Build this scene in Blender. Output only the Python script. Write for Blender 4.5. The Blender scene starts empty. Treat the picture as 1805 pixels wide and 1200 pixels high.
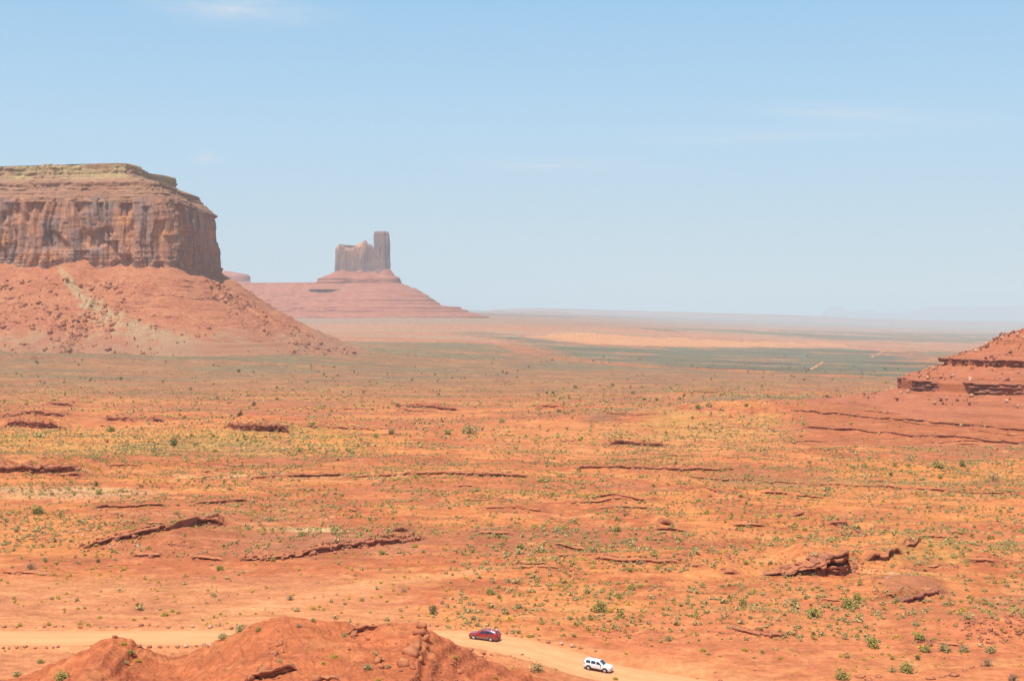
import bpy, math, random
import numpy as np
from mathutils import Vector, Matrix
random.seed(7)
R = np.random.RandomState(11)
SC = bpy.context.scene
COL = SC.collection

# ------------------------------------------------------------------ camera, sky, sun, exposure
F, CX, CY = 2507.0, 902.5, 600.0            # focal length and centre in pixels of the 1805 px wide photograph
PITCH = math.radians(1.028)
cam_d = bpy.data.cameras.new('camera')
cam_d.sensor_width = 36.0
cam_d.lens = 50.0
cam_d.clip_start = 0.5
cam_d.clip_end = 200000.0
cam = bpy.data.objects.new('camera', cam_d)
COL.objects.link(cam)
cam.location = (0, 0, 0)
cam.rotation_euler = (math.pi/2 - PITCH, 0, 0)
SC.camera = cam

S = Vector((-0.24, -0.34, 0.90)).normalized()        # towards the sun: high, a little behind the viewer and to the left
world = bpy.data.worlds.new('World')
SC.world = world
world.use_nodes = True
wn, wl = world.node_tree.nodes, world.node_tree.links
wn.clear()
wo = wn.new('ShaderNodeOutputWorld')
bg = wn.new('ShaderNodeBackground')
sky = wn.new('ShaderNodeTexSky')
sky.sky_type = 'NISHITA'
sky.sun_disc = False
sky.sun_elevation = math.asin(S.z)
sky.sun_rotation = math.atan2(S.x, S.y)
sky.altitude = 1600
sky.air_density = 1.0
sky.dust_density = 0.6
sky.ozone_density = 0.6
bg.inputs['Strength'].default_value = 0.135
# thin high wisps of cloud, fixed to directions in the sky
tc = wn.new('ShaderNodeTexCoord')
def wisp(dx, dz, sx, sz, rot, nscale, lo, hi):
    sep = wn.new('ShaderNodeMapping')
    sep.vector_type = 'TEXTURE'
    sep.inputs['Location'].default_value = (dx, .97, dz)
    sep.inputs['Rotation'].default_value = (0, rot, 0)
    sep.inputs['Scale'].default_value = (sx, 1.6, sz)
    wl.new(tc.outputs['Generated'], sep.inputs['Vector'])
    gr = wn.new('ShaderNodeTexGradient')
    gr.gradient_type = 'QUADRATIC_SPHERE'
    wl.new(sep.outputs['Vector'], gr.inputs['Vector'])
    nz = wn.new('ShaderNodeTexNoise')
    nz.inputs['Scale'].default_value = nscale
    nz.inputs['Detail'].default_value = 6
    nz.inputs['Roughness'].default_value = 0.6
    wl.new(sep.outputs['Vector'], nz.inputs['Vector'])
    rp = wn.new('ShaderNodeMapRange')
    rp.inputs['From Min'].default_value = lo
    rp.inputs['From Max'].default_value = hi
    wl.new(nz.outputs['Fac'], rp.inputs['Value'])
    mu = wn.new('ShaderNodeMath'); mu.operation = 'MULTIPLY'
    wl.new(gr.outputs['Fac'], mu.inputs[0]); wl.new(rp.outputs['Result'], mu.inputs[1])
    return mu
ws = [(wisp(-.185, .207, .10, .020, .05, 2.2, .30, .60), .8), (wisp(.232, .136, .13, .010, .09, 1.6, .28, .6), .6),
      (wisp(.185, .123, .24, .010, -.01, 1.4, .30, .65), .45), (wisp(-.208, .107, .020, .008, 0, 1.8, .3, .6), .7),
      (wisp(.03, .105, .13, .009, .03, 1.8, .35, .65), .6)]
# the low sky is paler and greyer than clear air: dust and smoke, by height above the horizon
sepd = wn.new('ShaderNodeSeparateXYZ'); wl.new(tc.outputs['Generated'], sepd.inputs['Vector'])
cr = wn.new('ShaderNodeValToRGB'); wl.new(sepd.outputs['Z'], cr.inputs['Fac'])
SKYS = 0.135
els = cr.color_ramp.elements
stops = [(0.0, (.405, .51, .585)), (.06, (.39, .515, .605)), (.13, (.345, .52, .67)), (.22, (.245, .458, .665)), (.45, (.20, .38, .62))]
while len(els) < len(stops): els.new(.5)
for e_, (p_, c_) in zip(els, stops):
    e_.position = p_; e_.color = (c_[0], c_[1], c_[2], 1)
dv = wn.new('ShaderNodeMixRGB'); dv.blend_type = 'MULTIPLY'; dv.inputs['Fac'].default_value = 1
dv.inputs['Color2'].default_value = (1/SKYS, 1/SKYS, 1/SKYS, 1); wl.new(cr.outputs['Color'], dv.inputs['Color1'])
lowm = wn.new('ShaderNodeMapRange'); lowm.inputs['From Min'].default_value = .45; lowm.inputs['From Max'].default_value = .22
lowm.inputs['To Max'].default_value = .9; lowm.interpolation_type = 'SMOOTHSTEP'
wl.new(sepd.outputs['Z'], lowm.inputs['Value'])
lm = wn.new('ShaderNodeMixRGB'); wl.new(lowm.outputs['Result'], lm.inputs['Fac'])
wl.new(sky.outputs['Color'], lm.inputs['Color1']); wl.new(dv.outputs['Color'], lm.inputs['Color2'])
prev = lm.outputs['Color']
for m, a in ws:
    k = wn.new('ShaderNodeMath'); k.operation = 'MULTIPLY'; k.use_clamp = True
    k.inputs[1].default_value = a
    wl.new(m.outputs[0], k.inputs[0])
    mx = wn.new('ShaderNodeMixRGB')
    mx.inputs['Color2'].default_value = (4.1, 4.45, 4.85, 1)
    wl.new(k.outputs[0], mx.inputs['Fac'])
    wl.new(prev, mx.inputs['Color1'])
    prev = mx.outputs['Color']
wl.new(prev, bg.inputs['Color'])
wl.new(bg.outputs['Background'], wo.inputs['Surface'])

sun_d = bpy.data.lights.new('sun', 'SUN')
sun_d.energy = 4.2
sun_d.angle = math.radians(0.53)
sun_d.color = (1.0, 0.95, 0.88)
sun = bpy.data.objects.new('sun', sun_d)
COL.objects.link(sun)
sun.rotation_euler = S.to_track_quat('Z', 'Y').to_euler()
sun.location = (0, 0, 300)
SC.view_settings.view_transform = 'Standard'
SC.view_settings.look = 'None'
SC.view_settings.gamma = 1.0
SC.view_settings.use_curve_mapping = False
SC.view_settings.exposure = 0.36

# ------------------------------------------------------------------ helpers
def sst(a, b, x):
    t = np.clip((np.asarray(x, float) - a) / (b - a), 0, 1)
    return t*t*(3 - 2*t)
PERM = R.permutation(4096)
GA = R.rand(4096)*2*math.pi
GX, GY = np.cos(GA), np.sin(GA)
def pn(x, y, seed=0):
    """gradient noise, about -0.7 .. 0.7"""
    x = np.asarray(x, float); y = np.asarray(y, float)
    xi = np.floor(x).astype(np.int64); yi = np.floor(y).astype(np.int64)
    xf = x - xi; yf = y - yi
    def g(ix, iy, dx, dy):
        h = PERM[(PERM[(ix + seed*57) & 4095] + iy*3 + seed*131) & 4095]
        return GX[h]*dx + GY[h]*dy
    u = xf*xf*xf*(xf*(xf*6 - 15) + 10); v = yf*yf*yf*(yf*(yf*6 - 15) + 10)
    a = g(xi, yi, xf, yf); b = g(xi+1, yi, xf-1, yf)
    c = g(xi, yi+1, xf, yf-1); d = g(xi+1, yi+1, xf-1, yf-1)
    return (a + (b-a)*u) + ((c + (d-c)*u) - (a + (b-a)*u))*v
def fbm(x, y, oct=4, seed=0, gain=.5):
    s = 0; a = 1.0
    for i in range(oct):
        s = s + a*pn(x, y, seed + i)
        x = x*2.03 + 17.1; y = y*2.03 - 9.7; a *= gain
    return s
def mk(name, V, Fc, mat=None, parent=None, smooth=False, attrs=None, local=False):
    """one mesh object from arrays; Fc is an (n,3) or (n,4) index array or a list of polygons"""
    V = np.asarray(V, np.float32)
    me = bpy.data.meshes.new(name)
    if isinstance(Fc, list):
        tot = np.array([len(f) for f in Fc], np.int32)
        loops = np.array([i for f in Fc for i in f], np.int32)
    else:
        Fc = np.asarray(Fc, np.int32)
        tot = np.full(len(Fc), Fc.shape[1], np.int32)
        loops = Fc.ravel()
    st = np.concatenate([[0], np.cumsum(tot)[:-1]]).astype(np.int32)
    me.vertices.add(len(V)); me.vertices.foreach_set('co', V.ravel())
    me.loops.add(len(loops)); me.loops.foreach_set('vertex_index', loops)
    me.polygons.add(len(tot)); me.polygons.foreach_set('loop_start', st)
    me.polygons.foreach_set('loop_total', tot)
    if smooth:
        me.polygons.foreach_set('use_smooth', np.ones(len(tot), bool))
    me.update(calc_edges=True)
    for k, a in (attrs or {}).items():
        a = np.asarray(a, np.float32)
        if a.ndim == 2:
            at = me.color_attributes.new(k, 'FLOAT_COLOR', 'POINT')
            at.data.foreach_set('color', np.concatenate([a, np.ones((len(a), 1), np.float32)], 1).ravel())
        else:
            at = me.attributes.new(k, 'FLOAT', 'POINT')
            at.data.foreach_set('value', a)
    if mat: me.materials.append(mat)
    o = bpy.data.objects.new(name, me)
    COL.objects.link(o)
    if parent is not None:
        o.parent = parent
        if not local: o.location = -parent.location       # shapes given in world coordinates
    return o
def tag(o, label=None, cat=None, group=None, kind=None):
    if label: o['label'] = label
    if cat: o['category'] = cat
    if group: o['group'] = group
    if kind: o['kind'] = kind
    return o
def empty(name, loc=(0, 0, 0), rz=0.0):
    o = bpy.data.objects.new(name, None)
    COL.objects.link(o)
    o.empty_display_size = .5
    o.location = loc
    o.rotation_euler = (0, 0, rz)
    return o
def grid_faces(nr, nc, wrap=False):
    i = np.arange(nr-1)[:, None]*nc
    j = np.arange(nc if wrap else nc-1)[None, :]
    j2 = (j+1) % nc
    return np.stack([i+j, i+j2, i+nc+j2, i+nc+j], -1).reshape(-1, 4)

# ------------------------------------------------------------------ materials
class NT:
    def __init__(s, name, rough=.9, spec=.15):
        m = bpy.data.materials.new(name); m.use_nodes = True
        s.m = m; s.n = m.node_tree.nodes; s.l = m.node_tree.links
        s.b = s.n['Principled BSDF']
        s.b.inputs['Roughness'].default_value = rough
        s.b.inputs['Specular IOR Level'].default_value = spec
    def put(s, sock, v):
        if isinstance(v, bpy.types.NodeSocket): s.l.new(v, sock)
        else: sock.default_value = v
    def coord(s, scale=(1, 1, 1), kind='Object'):
        t = s.n.new('ShaderNodeTexCoord'); m = s.n.new('ShaderNodeMapping')
        m.inputs['Scale'].default_value = scale
        s.l.new(t.outputs[kind], m.inputs['Vector'])
        return m.outputs['Vector']
    def noise(s, vec, scale=1.0, detail=4, rough=.55, dist=0.0):
        t = s.n.new('ShaderNodeTexNoise'); s.l.new(vec, t.inputs['Vector'])
        t.inputs['Scale'].default_value = scale; t.inputs['Detail'].default_value = detail
        t.inputs['Roughness'].default_value = rough; t.inputs['Distortion'].default_value = dist
        return t.outputs['Fac']
    def vor(s, vec, scale=1.0, feature='F1'):
        t = s.n.new('ShaderNodeTexVoronoi'); t.feature = feature; s.l.new(vec, t.inputs['Vector'])
        t.inputs['Scale'].default_value = scale
        return t
    def ramp(s, fac, a, b, lo=0.0, hi=1.0):
        t = s.n.new('ShaderNodeMapRange'); t.clamp = True
        s.put(t.inputs['Value'], fac)
        t.inputs['From Min'].default_value = a; t.inputs['From Max'].default_value = b
        t.inputs['To Min'].default_value = lo; t.inputs['To Max'].default_value = hi
        return t.outputs['Result']
    def math(s, op, a, b):
        t = s.n.new('ShaderNodeMath'); t.operation = op
        s.put(t.inputs[0], a); s.put(t.inputs[1], b)
        return t.outputs[0]
    def mix(s, fac, a, b, mode='MIX'):
        t = s.n.new('ShaderNodeMixRGB'); t.blend_type = mode
        s.put(t.inputs['Fac'], fac); s.put(t.inputs['Color1'], a); s.put(t.inputs['Color2'], b)
        return t.outputs['Color']
    def attr(s, name, out='Color'):
        t = s.n.new('ShaderNodeAttribute'); t.attribute_name = name
        return t.outputs[out]
    def color(s, c): s.put(s.b.inputs['Base Color'], c)
    def bump(s, h, strength=.5, dist=.2):
        t = s.n.new('ShaderNodeBump'); t.inputs['Strength'].default_value = strength
        t.inputs['Distance'].default_value = dist
        s.l.new(h, t.inputs['Height']); s.l.new(t.outputs['Normal'], s.b.inputs['Normal'])
def c4(r, g, b): return (r, g, b, 1.0)
def plain(name, c, rough=.5, spec=.4, metal=0.0, coat=0.0, var=.12, scale=3.0):
    t = NT(name, rough, spec)
    t.b.inputs['Metallic'].default_value = metal
    t.b.inputs['Coat Weight'].default_value = coat
    nz = t.noise(t.coord(), scale, 3)
    t.color(t.mix(t.ramp(nz, .3, .7, 0, var*2), c4(*c), c4(*[x*.72 for x in c])))
    return t.m

# ground: the soil and plant cover is an attribute of the mesh, finer grain comes from noise
t = NT('desert_soil', .95, .08)
far = t.attr('speck', 'Fac')
v3 = t.coord((1, 1, 1))
g1 = t.noise(v3, .9, 5, .65)
g2 = t.noise(v3, .07, 4, .6)
base = t.mix(1.0, t.attr('soil'), t.mix(t.ramp(g1, .28, .72), c4(.74, .72, .70), c4(1.16, 1.16, 1.16)), 'MULTIPLY')
g3 = t.noise(t.coord((.18, .42, .3)), 1.0, 5, .62)
base = t.mix(1.0, base, t.mix(t.ramp(g3, .36, .64), c4(.84, .80, .78), c4(1.09, 1.09, 1.08)), 'MULTIPLY')
base = t.mix(1.0, base, t.mix(t.ramp(g2, .3, .7), c4(.90, .90, .90), c4(1.08, 1.07, 1.06)), 'MULTIPLY')
vo = t.vor(t.coord((.30, .11, .30)), 1.0)
dot = t.math('MULTIPLY', t.ramp(vo.outputs['Distance'], .42, .26), far)
base = t.mix(dot, base, t.mix(t.ramp(g2, .35, .65), c4(.115, .115, .06), c4(.19, .16, .075)))
peb = t.vor(v3, 1.7)
base = t.mix(t.ramp(peb.outputs['Distance'], .16, .10, 0, .45), base, c4(.20, .085, .05))
pal = t.vor(t.coord((1.1, 1.1, 1.1)), 1.0)
base = t.mix(t.ramp(pal.outputs['Distance'], .13, .08, 0, .4), base, c4(.62, .36, .22))
t.color(base)
t.bump(t.mix(.5, t.mix(.5, g1, g3), peb.outputs['Distance']), .8, .35)
M_SOIL = t.m

def rock_mat(name, base, dark, light, streak=.0, zfreq=.35, scale=.12, bump=.6, dust=None):
    t = NT(name, .92, .12)
    a = t.noise(t.coord((scale, scale, scale*1.2)), 1.0, 6, .62)
    col = t.mix(t.ramp(a, .36, .66), c4(*base), c4(*light))
    lay = t.noise(t.coord((.012, .012, zfreq)), 1.0, 5, .7)
    col = t.mix(t.ramp(lay, .52, .62, 0, .75), col, c4(*dark))
    if streak:
        sv = t.noise(t.coord((.075, .075, .010)), 1.0, 5, .62, .3)
        col = t.mix(t.ramp(sv, .43, .60, 0, streak), col, c4(*[dark[0]*.9, dark[1]*1.35, dark[2]*1.55]))
    f = t.noise(t.coord((scale*9,)*3), 1.0, 5, .7)
    col = t.mix(1.0, col, t.mix(t.ramp(f, .3, .7), c4(.72, .70, .68), c4(1.12, 1.12, 1.12)), 'MULTIPLY')
    if dust:                                   # soil lies on the flat tops
        g = t.n.new('ShaderNodeNewGeometry'); z = t.n.new('ShaderNodeSeparateXYZ'); t.l.new(g.outputs['True Normal'], z.inputs['Vector'])
        col = t.mix(t.math('MULTIPLY', t.ramp(z.outputs['Z'], .80, .95), t.ramp(f, .25, .6, .45, 1)), col, c4(*dust))
    t.color(col)
    t.bump(f, bump, 1.2*.06/scale*.5)
    return t.m
M_LEDGE = rock_mat('red_ledge_rock', (.36, .135, .075), (.20, .075, .05), (.46, .19, .105), 0, 1.4, .5, .6, (.50, .175, .075))
M_BEDROCK = rock_mat('red_bedrock', (.43, .15, .072), (.32, .105, .055), (.49, .185, .088), 0, 1.4, .5, .6, (.53, .20, .082))
M_BOULDER = rock_mat('boulder_rock', (.36, .15, .09), (.24, .10, .07), (.50, .24, .14), 0, .6, .9)
M_PALE_BOULDER = rock_mat('pale_boulder_rock', (.55, .32, .20), (.36, .18, .11), (.66, .43, .28), 0, .6, .9)

t = NT('graded_dirt', .95, .08)
e = t.attr('track', 'Fac')
n1 = t.noise(t.coord((.5, .5, .5)), 1.0, 6, .62)
n2 = t.noise(t.coord((.05, .4, .4)), 1.0, 3, .5)
col = t.mix(t.ramp(n1, .3, .7), c4(.60, .26, .105), c4(.65, .29, .125))
col = t.mix(e, col, t.mix(t.ramp(n2, .3, .7), c4(.66, .325, .14), c4(.72, .375, .17)))
t.color(col); t.bump(n1, .3, .1)
M_ROAD = t.m

def leaf_mat(name, a, b, c=None):
    t = NT(name, .8, .15)
    k = t.attr('tone', 'Fac')
    col = t.mix(k, c4(*a), c4(*b))
    oi = t.n.new('ShaderNodeObjectInfo')
    col = t.mix(t.ramp(oi.outputs['Random'], 0, 1, 0, .35), col, c4(*(c or b)))
    nz = t.noise(t.coord((3, 3, 3)), 1.0, 2)
    col = t.mix(1.0, col, t.mix(t.ramp(nz, .3, .7), c4(.8, .8, .8), c4(1.15, 1.15, 1.15)), 'MULTIPLY')
    t.color(col)
    t.b.inputs['Subsurface Weight'].default_value = 0.0
    return t.m
M_SAGE = leaf_mat('sage_leaves', (.30, .235, .088), (.54, .42, .17), (.52, .37, .16))
M_GREEN = leaf_mat('green_leaves', (.22, .205, .048), (.43, .375, .09), (.45, .34, .11))
M_DARK = leaf_mat('juniper_needles', (.085, .10, .033), (.20, .20, .068), (.24, .20, .08))
M_YELLOW = leaf_mat('rabbitbrush_leaves', (.36, .265, .03), (.60, .445, .055), (.60, .41, .08))
M_DRY = leaf_mat('dry_twigs', (.24, .15, .09), (.42, .28, .16), (.46, .32, .17))
M_GRASS = leaf_mat('straw_grass', (.36, .26, .09), (.60, .43, .18), (.52, .43, .16))
M_TWIG = plain('twig_bark', (.14, .09, .06), .9, .1)
# ------------------------------------------------------------------ terrain heights, surveyed along five bearings
TP = math.tan(PITCH)
def z_to_row(z, Y):                     # how low a point at depth Y and height z stands in the view, as a photograph row
    return CY + F*np.tan(np.arctan(-np.asarray(z, float)/Y) - PITCH)
def row_to_z(r, Y):
    return -np.tan(np.arctan((np.asarray(r, float) - CY)/F) + PITCH)*Y
BEAR = np.array([-200, 0, 450, 900, 1350, 1805, 2100], float)
U = (BEAR - CX)/F
ROWS = [  # depth, then height (negative numbers) or view row along each bearing
 (60, -40, -40, -40, -40, -40, -40, -40), (110, -53, -53, -53, -53, -53, -53, -53), (160, -54.5, -54.5, -54.5, -54.5, -54.5, -54.5, -54.5),
 (212, -53.7, -53.7, -53.7, -54.2, -55.0, -54.4, -54), (232, -52.7, -52.7, -52.7, -52.9, -53.6, -53.3, -53),
 (262, 1050, 1050, 1050, 1050, 1052, 1052, 1052), (300, 985, 985, 985, 985, 988, 990, 990), (335, 940, 940, 940, 940, 944, 946, 946),
 (370, 900, 900, 902, 902, 904, 908, 908), (415, 862, 862, 862, 860, 868, 876, 878), (455, 832, 832, 832, 832, 838, 846, 850),
 (520, 802, 802, 800, 800, 806, 806, 806), (600, 772, 772, 772, 770, 778, 775, 772), (680, 756, 756, 757, 752, 750, 745, 742), (740, 744, 744, 744, 742, 728, 722, 716),
 (900, 716, 716, 718, 718, 706, 712, 712), (1150, 690, 690, 693, 693, 692, 698, 700), (1650, 637, 640, 650, 660, 664, 668, 670),
 (1900, 604, 606, 618, 650, 656, 663, 664), (2300, 600, 600, 608, 634, 647, 655, 657), (3500, 588, 588, 590, 597, 625, 635, 637),
 (5500, 566, 566, 561, 558, 597, 612, 615), (9000, 556, 556, 554, 552, 582, 598, 600), (15000, 550, 550, 550, 549, 573, 586, 588),
 (26000, 546, 546, 546, 547, 563, 577, 580), (45000, 545, 545, 545, 546, 556, 571, 573)]
LY = np.log(np.array([r[0] for r in ROWS], float))
TZ = np.array([[v if v < 0 else float(row_to_z(v, r[0])) for v in r[1:]] for r in ROWS])
TR = np.array([[float(z_to_row(v, r[0])) for v in row] for r, row in zip(ROWS, TZ)])
NL, NU = 900, 60
gl = np.linspace(LY[0], LY[-1], NL); gu = np.linspace(U[0], U[-1], NU)
tmp = np.stack([np.interp(gl, LY, TR[:, j]) for j in range(len(U))], 1)
kern = np.exp(-np.linspace(-2, 2, 17)**2); kern /= kern.sum()
tmp = np.stack([np.convolve(np.pad(tmp[:, j], 8, mode='reflect', reflect_type='odd'), kern, 'valid') for j in range(len(U))], 1)
G = np.stack([np.interp(gu, U, tmp[i]) for i in range(NL)], 0)
G = np.stack([np.convolve(np.pad(G[i], 5, mode='edge'), np.ones(11)/11, 'valid') for i in range(NL)], 0)
def table_row(x, Y):
    Yc = np.maximum(Y, 60.0)
    a = np.clip((np.log(Yc) - gl[0])/(gl[1]-gl[0]), 0, NL-1.001); b = np.clip((x/Yc - gu[0])/(gu[1]-gu[0]), 0, NU-1.001)
    i = a.astype(int); j = b.astype(int); a = a - i; b = b - j
    return (G[i, j]*(1-b) + G[i, j+1]*b)*(1-a) + (G[i+1, j]*(1-b) + G[i+1, j+1]*b)*a

# the dirt road: plan and height of its centre line
ROADP = np.array([(-190, 246, -52.6), (-140, 237, -52.6), (-85, 231.5, -52.6), (-40, 232, -52.6), (-15, 231.2, -52.4), (-4, 228.5, -52.5), (6, 223.5, -53.6),
                  (14, 218.6, -54.9), (25, 212, -55.3), (45, 198, -55.6), (75, 172, -56), (105, 140, -56)], float)
def catmull(P, n):
    P = np.asarray(P, float); out = []
    Q = np.vstack([2*P[0]-P[1], P, 2*P[-1]-P[-2]])
    for i in range(1, len(Q)-2):
        for k in range(n):
            s = k/n; p0, p1, p2, p3 = Q[i-1], Q[i], Q[i+1], Q[i+2]
            out.append(.5*((2*p1) + (-p0+p2)*s + (2*p0-5*p1+4*p2-p3)*s*s + (-p0+3*p1-3*p2+p3)*s**3))
    out.append(Q[-2]); return np.array(out)
ROAD = catmull(ROADP, 26)
ROAD_HALF = 5.2
def road_dist(x, Y):
    d = np.full(x.shape, 1e9); zr = np.zeros(x.shape)
    RD = ROAD[::6] if (len(ROAD)-1) % 6 else ROAD[::6]
    RD = np.vstack([RD, ROAD[-1:]])
    for k in range(0, len(RD)-1):
        a, b = RD[k], RD[k+1]; e = b[:2]-a[:2]; L2 = e.dot(e) + 1e-9
        s = np.clip(((x-a[0])*e[0] + (Y-a[1])*e[1])/L2, 0, 1)
        dd = np.hypot(x-a[0]-s*e[0], Y-a[1]-s*e[1])
        m = dd < d
        d = np.where(m, dd, d); zr = np.where(m, a[2]+s*(b[2]-a[2]), zr)
    return d, zr

# the near mound: crest heights along depth 198 by bearing
CREST = np.array([(-260, 1185), (-60, 1200), (0, 1204), (60, 1186), (120, 1160), (170, 1137), (205, 1123), (225, 1129), (250, 1148), (300, 1160), (345, 1147), (390, 1128),
                  (440, 1107), (480, 1094), (500, 1091), (525, 1093), (560, 1097), (650, 1104), (700, 1100), (738, 1098), (752, 1112), (790, 1132), (850, 1160),
                  (900, 1182), (960, 1204), (1040, 1235), (1200, 1290)], float)
def mound(x, Y):
    px = CX + F*x/np.maximum(Y, 120)*1.0
    px = CX + F*x/(198.0 + .35*(Y-198.0))
    px = px + 14*fbm(x*.12, Y*.12, 3, 40) 
    zc = row_to_z(np.interp(px, CREST[:, 0], CREST[:, 1]), 198.0)
    gully = .6*np.abs(pn(x*.09 + Y*.05, Y*.02, 44)) 
    z = np.where(Y > 198, zc - .055*(Y-198)**2, zc - np.where(x < -44, .04, .07)*(198-Y) - gully*sst(198, 188, Y))
    ri = np.abs(pn(x*.35 + Y*.12, Y*.07, 46))
    lay = z*.9 + .8*pn(x*.06, Y*.06, 47)
    z = z + .42*np.clip(3.5*(np.abs(lay - np.round(lay)) - .25), -.4, .4)          # thin beds
    return z + (.6*fbm(x*.16, Y*.16, 4, 41) + .14*fbm(x*.6, Y*.6, 4, 48, .6) - .12*sst(.12, 0, ri))*sst(240, 200, Y)

# rises: where a harder bed breaks through, the ground behind a line stands higher, with a steep face towards the line
# (line of (bearing px, row px), height, how far it stays high behind, raggedness)
LEDGES = [
 ([(140, 965), (200, 951), (260, 939), (300, 931), (350, 927), (397, 925)], (.8, 1.2, 1.6, 2.0, 2.4, 2.6), 14, .5),
 ([(425, 986), (500, 983), (540, 978), (600, 968), (680, 958), (752, 947)], (.6, 1.0, 1.5, 1.7, 1.5, .9), 12, .5),
 ([(1376, 1006), (1430, 1004), (1465, 1002), (1499, 999)], (.5, 1.6, 3.2, 4.2), 9, .5),
 ([(1555, 1054), (1620, 1049), (1668, 1045)], 1.2, 8, .4),
 ([(1395, 906), (1440, 916), (1456, 925), (1502, 927)], 1.7, 9, .4),
 ([(1508, 940), (1530, 944)], 1.2, 6, .3), ([(1530, 982), (1560, 985), (1595, 975)], 1.6, 8, .5), ([(1590, 962), (1625, 955)], 1.2, 7, .4),
 ([(10, 744), (60, 748), (107, 748)], 4.2, 30, 1), ([(0, 733), (60, 734), (122, 736)], 2.2, 30, 1), ([(398, 750), (450, 755), (512, 760)], 4.4, 30, 1),
 ([(184, 738), (240, 742)], 2.6, 25, 1), ([(252, 741), (292, 741)], 2.8, 25, 1), ([(80, 711), (132, 714)], 3, 30, 1), ([(535, 752), (600, 756), (660, 758)], 1.6, 25, 1),
 ([(-60, 824), (0, 827), (70, 832), (140, 829)], 3.0, 22, .8), ([(98, 836), (148, 839)], 1.2, 12, .6),
 ([(163, 893), (230, 892), (296, 890)], 1.1, 10, .5), ([(340, 886), (400, 885), (442, 882)], .9, 10, .5), ([(350, 833), (378, 832)], 1.2, 12, .5),
 ([(440, 843), (505, 842)], .9, 12, .5), ([(500, 840), (560, 838), (612, 836)], 1.2, 12, .5), ([(700, 838), (800, 834), (860, 838), (937, 837)], 1.3, 14, .6),
 ([(600, 843), (700, 837)], .8, 12, .5), ([(1010, 825), (1100, 824), (1180, 828), (1300, 826)], 1.1, 14, .6),
 ([(695, 714), (760, 718), (812, 722)], 2.6, 40, 1), ([(945, 717), (995, 719)], 2.2, 40, 1), ([(700, 722), (760, 726)], 2, 30, 1),
 ([(985, 778), (1030, 779)], 1.2, 16, .6), ([(1068, 782), (1115, 781), (1180, 787)], 1.8, 18, .6), ([(630, 780), (650, 780)], 1, 14, .6),
 ([(1492, 704), (1560, 709), (1680, 722), (1805, 735), (1900, 742)], 1.5, 30, 1.2), ([(1480, 711), (1600, 722), (1700, 728)], .9, 20, 1),
 ([(1390, 722), (1460, 729), (1520, 734), (1640, 745), (1805, 758), (1900, 764)], 1.5, 24, 1.2), ([(1500, 724), (1600, 733), (1650, 737)], .8, 18, 1),
 ([(1410, 751), (1470, 756), (1560, 763), (1650, 770), (1720, 776), (1805, 781), (1900, 786)], 1.5, 24, 1.0), ([(1540, 742), (1620, 748), (1805, 768)], .7, 18, .8),
 ([(1200, 842), (1300, 846), (1400, 852), (1500, 857), (1640, 864), (1805, 872)], .8, 14, .6), ([(1195, 858), (1260, 868), (1300, 867)], 1.2, 10, .5),
 ([(1340, 868), (1380, 872), (1460, 878)], 1.1, 10, .5), ([(1040, 876), (1100, 880), (1160, 882)], .9, 8, .5), ([(850, 895), (960, 901)], .7, 8, .5), ([(1000, 886), (1110, 884)], .6, 8, .5),
 ([(1090, 905), (1110, 907)], .9, 6, .4), ([(1158, 922), (1190, 924)], 1.4, 6, .4), ([(1150, 935), (1215, 938)], .9, 8, .4), ([(690, 937), (722, 936)], 1.2, 7, .4), ([(600, 897), (640, 902)], .9, 7, .4),
 ([(970, 967), (1010, 972), (1045, 976)], .8, 7, .4), ([(1035, 984), (1100, 990), (1180, 992), (1240, 998)], .9, 8, .4), ([(835, 938), (905, 941)], .6, 7, .4),
 ([(1285, 925), (1355, 928)], .9, 8, .4), ([(1610, 945), (1700, 948)], .7, 8, .4), ([(1700, 985), (1760, 990)], .7, 8, .4), ([(1275, 1098), (1320, 1112), (1395, 1121)], .6, 7, .3),
 ([(895, 1001), (970, 1000), (1040, 1012)], .7, 9, .3), ([(1440, 1056), (1490, 1060)], .6, 6, .3), ([(1600, 1130), (1700, 1136)], .5, 6, .3),
 ([(-120, 612), (60, 606), (200, 607)], 4, 60, 1.5), ([(-120, 620), (100, 620), (240, 624)], 4, 60, 1.5), ([(-120, 632), (60, 632), (215, 633)], 3.5, 60, 1.5), ([(560, 600), (615, 605)], 3, 60, 1),
 ([(0, 1008), (60, 1012), (110, 1016)], .5, 8, .4), ([(330, 985), (400, 986)], .7, 8, .4), ([(230, 978), (300, 980)], .7, 7, .4),
]
rl = random.Random(5)
for k in range(50):                      # smaller breaks between the surveyed ones
    r = rl.uniform(690, 1010); b = rl.uniform(-60, 1860); w = rl.uniform(14, 70)
    if (r < 760 and b > 1300) or (r > 965 and b < 900): continue
    s = rl.uniform(-.03, .05)
    LEDGES.append(([(b-w, r-w*s + rl.uniform(-2, 2)), (b, r + rl.uniform(-2, 2)), (b+w, r+w*s)], rl.uniform(.3, .8)*(1 + max(0, 760-r)/60), rl.uniform(7, 20), rl.uniform(.3, .8)))
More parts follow.
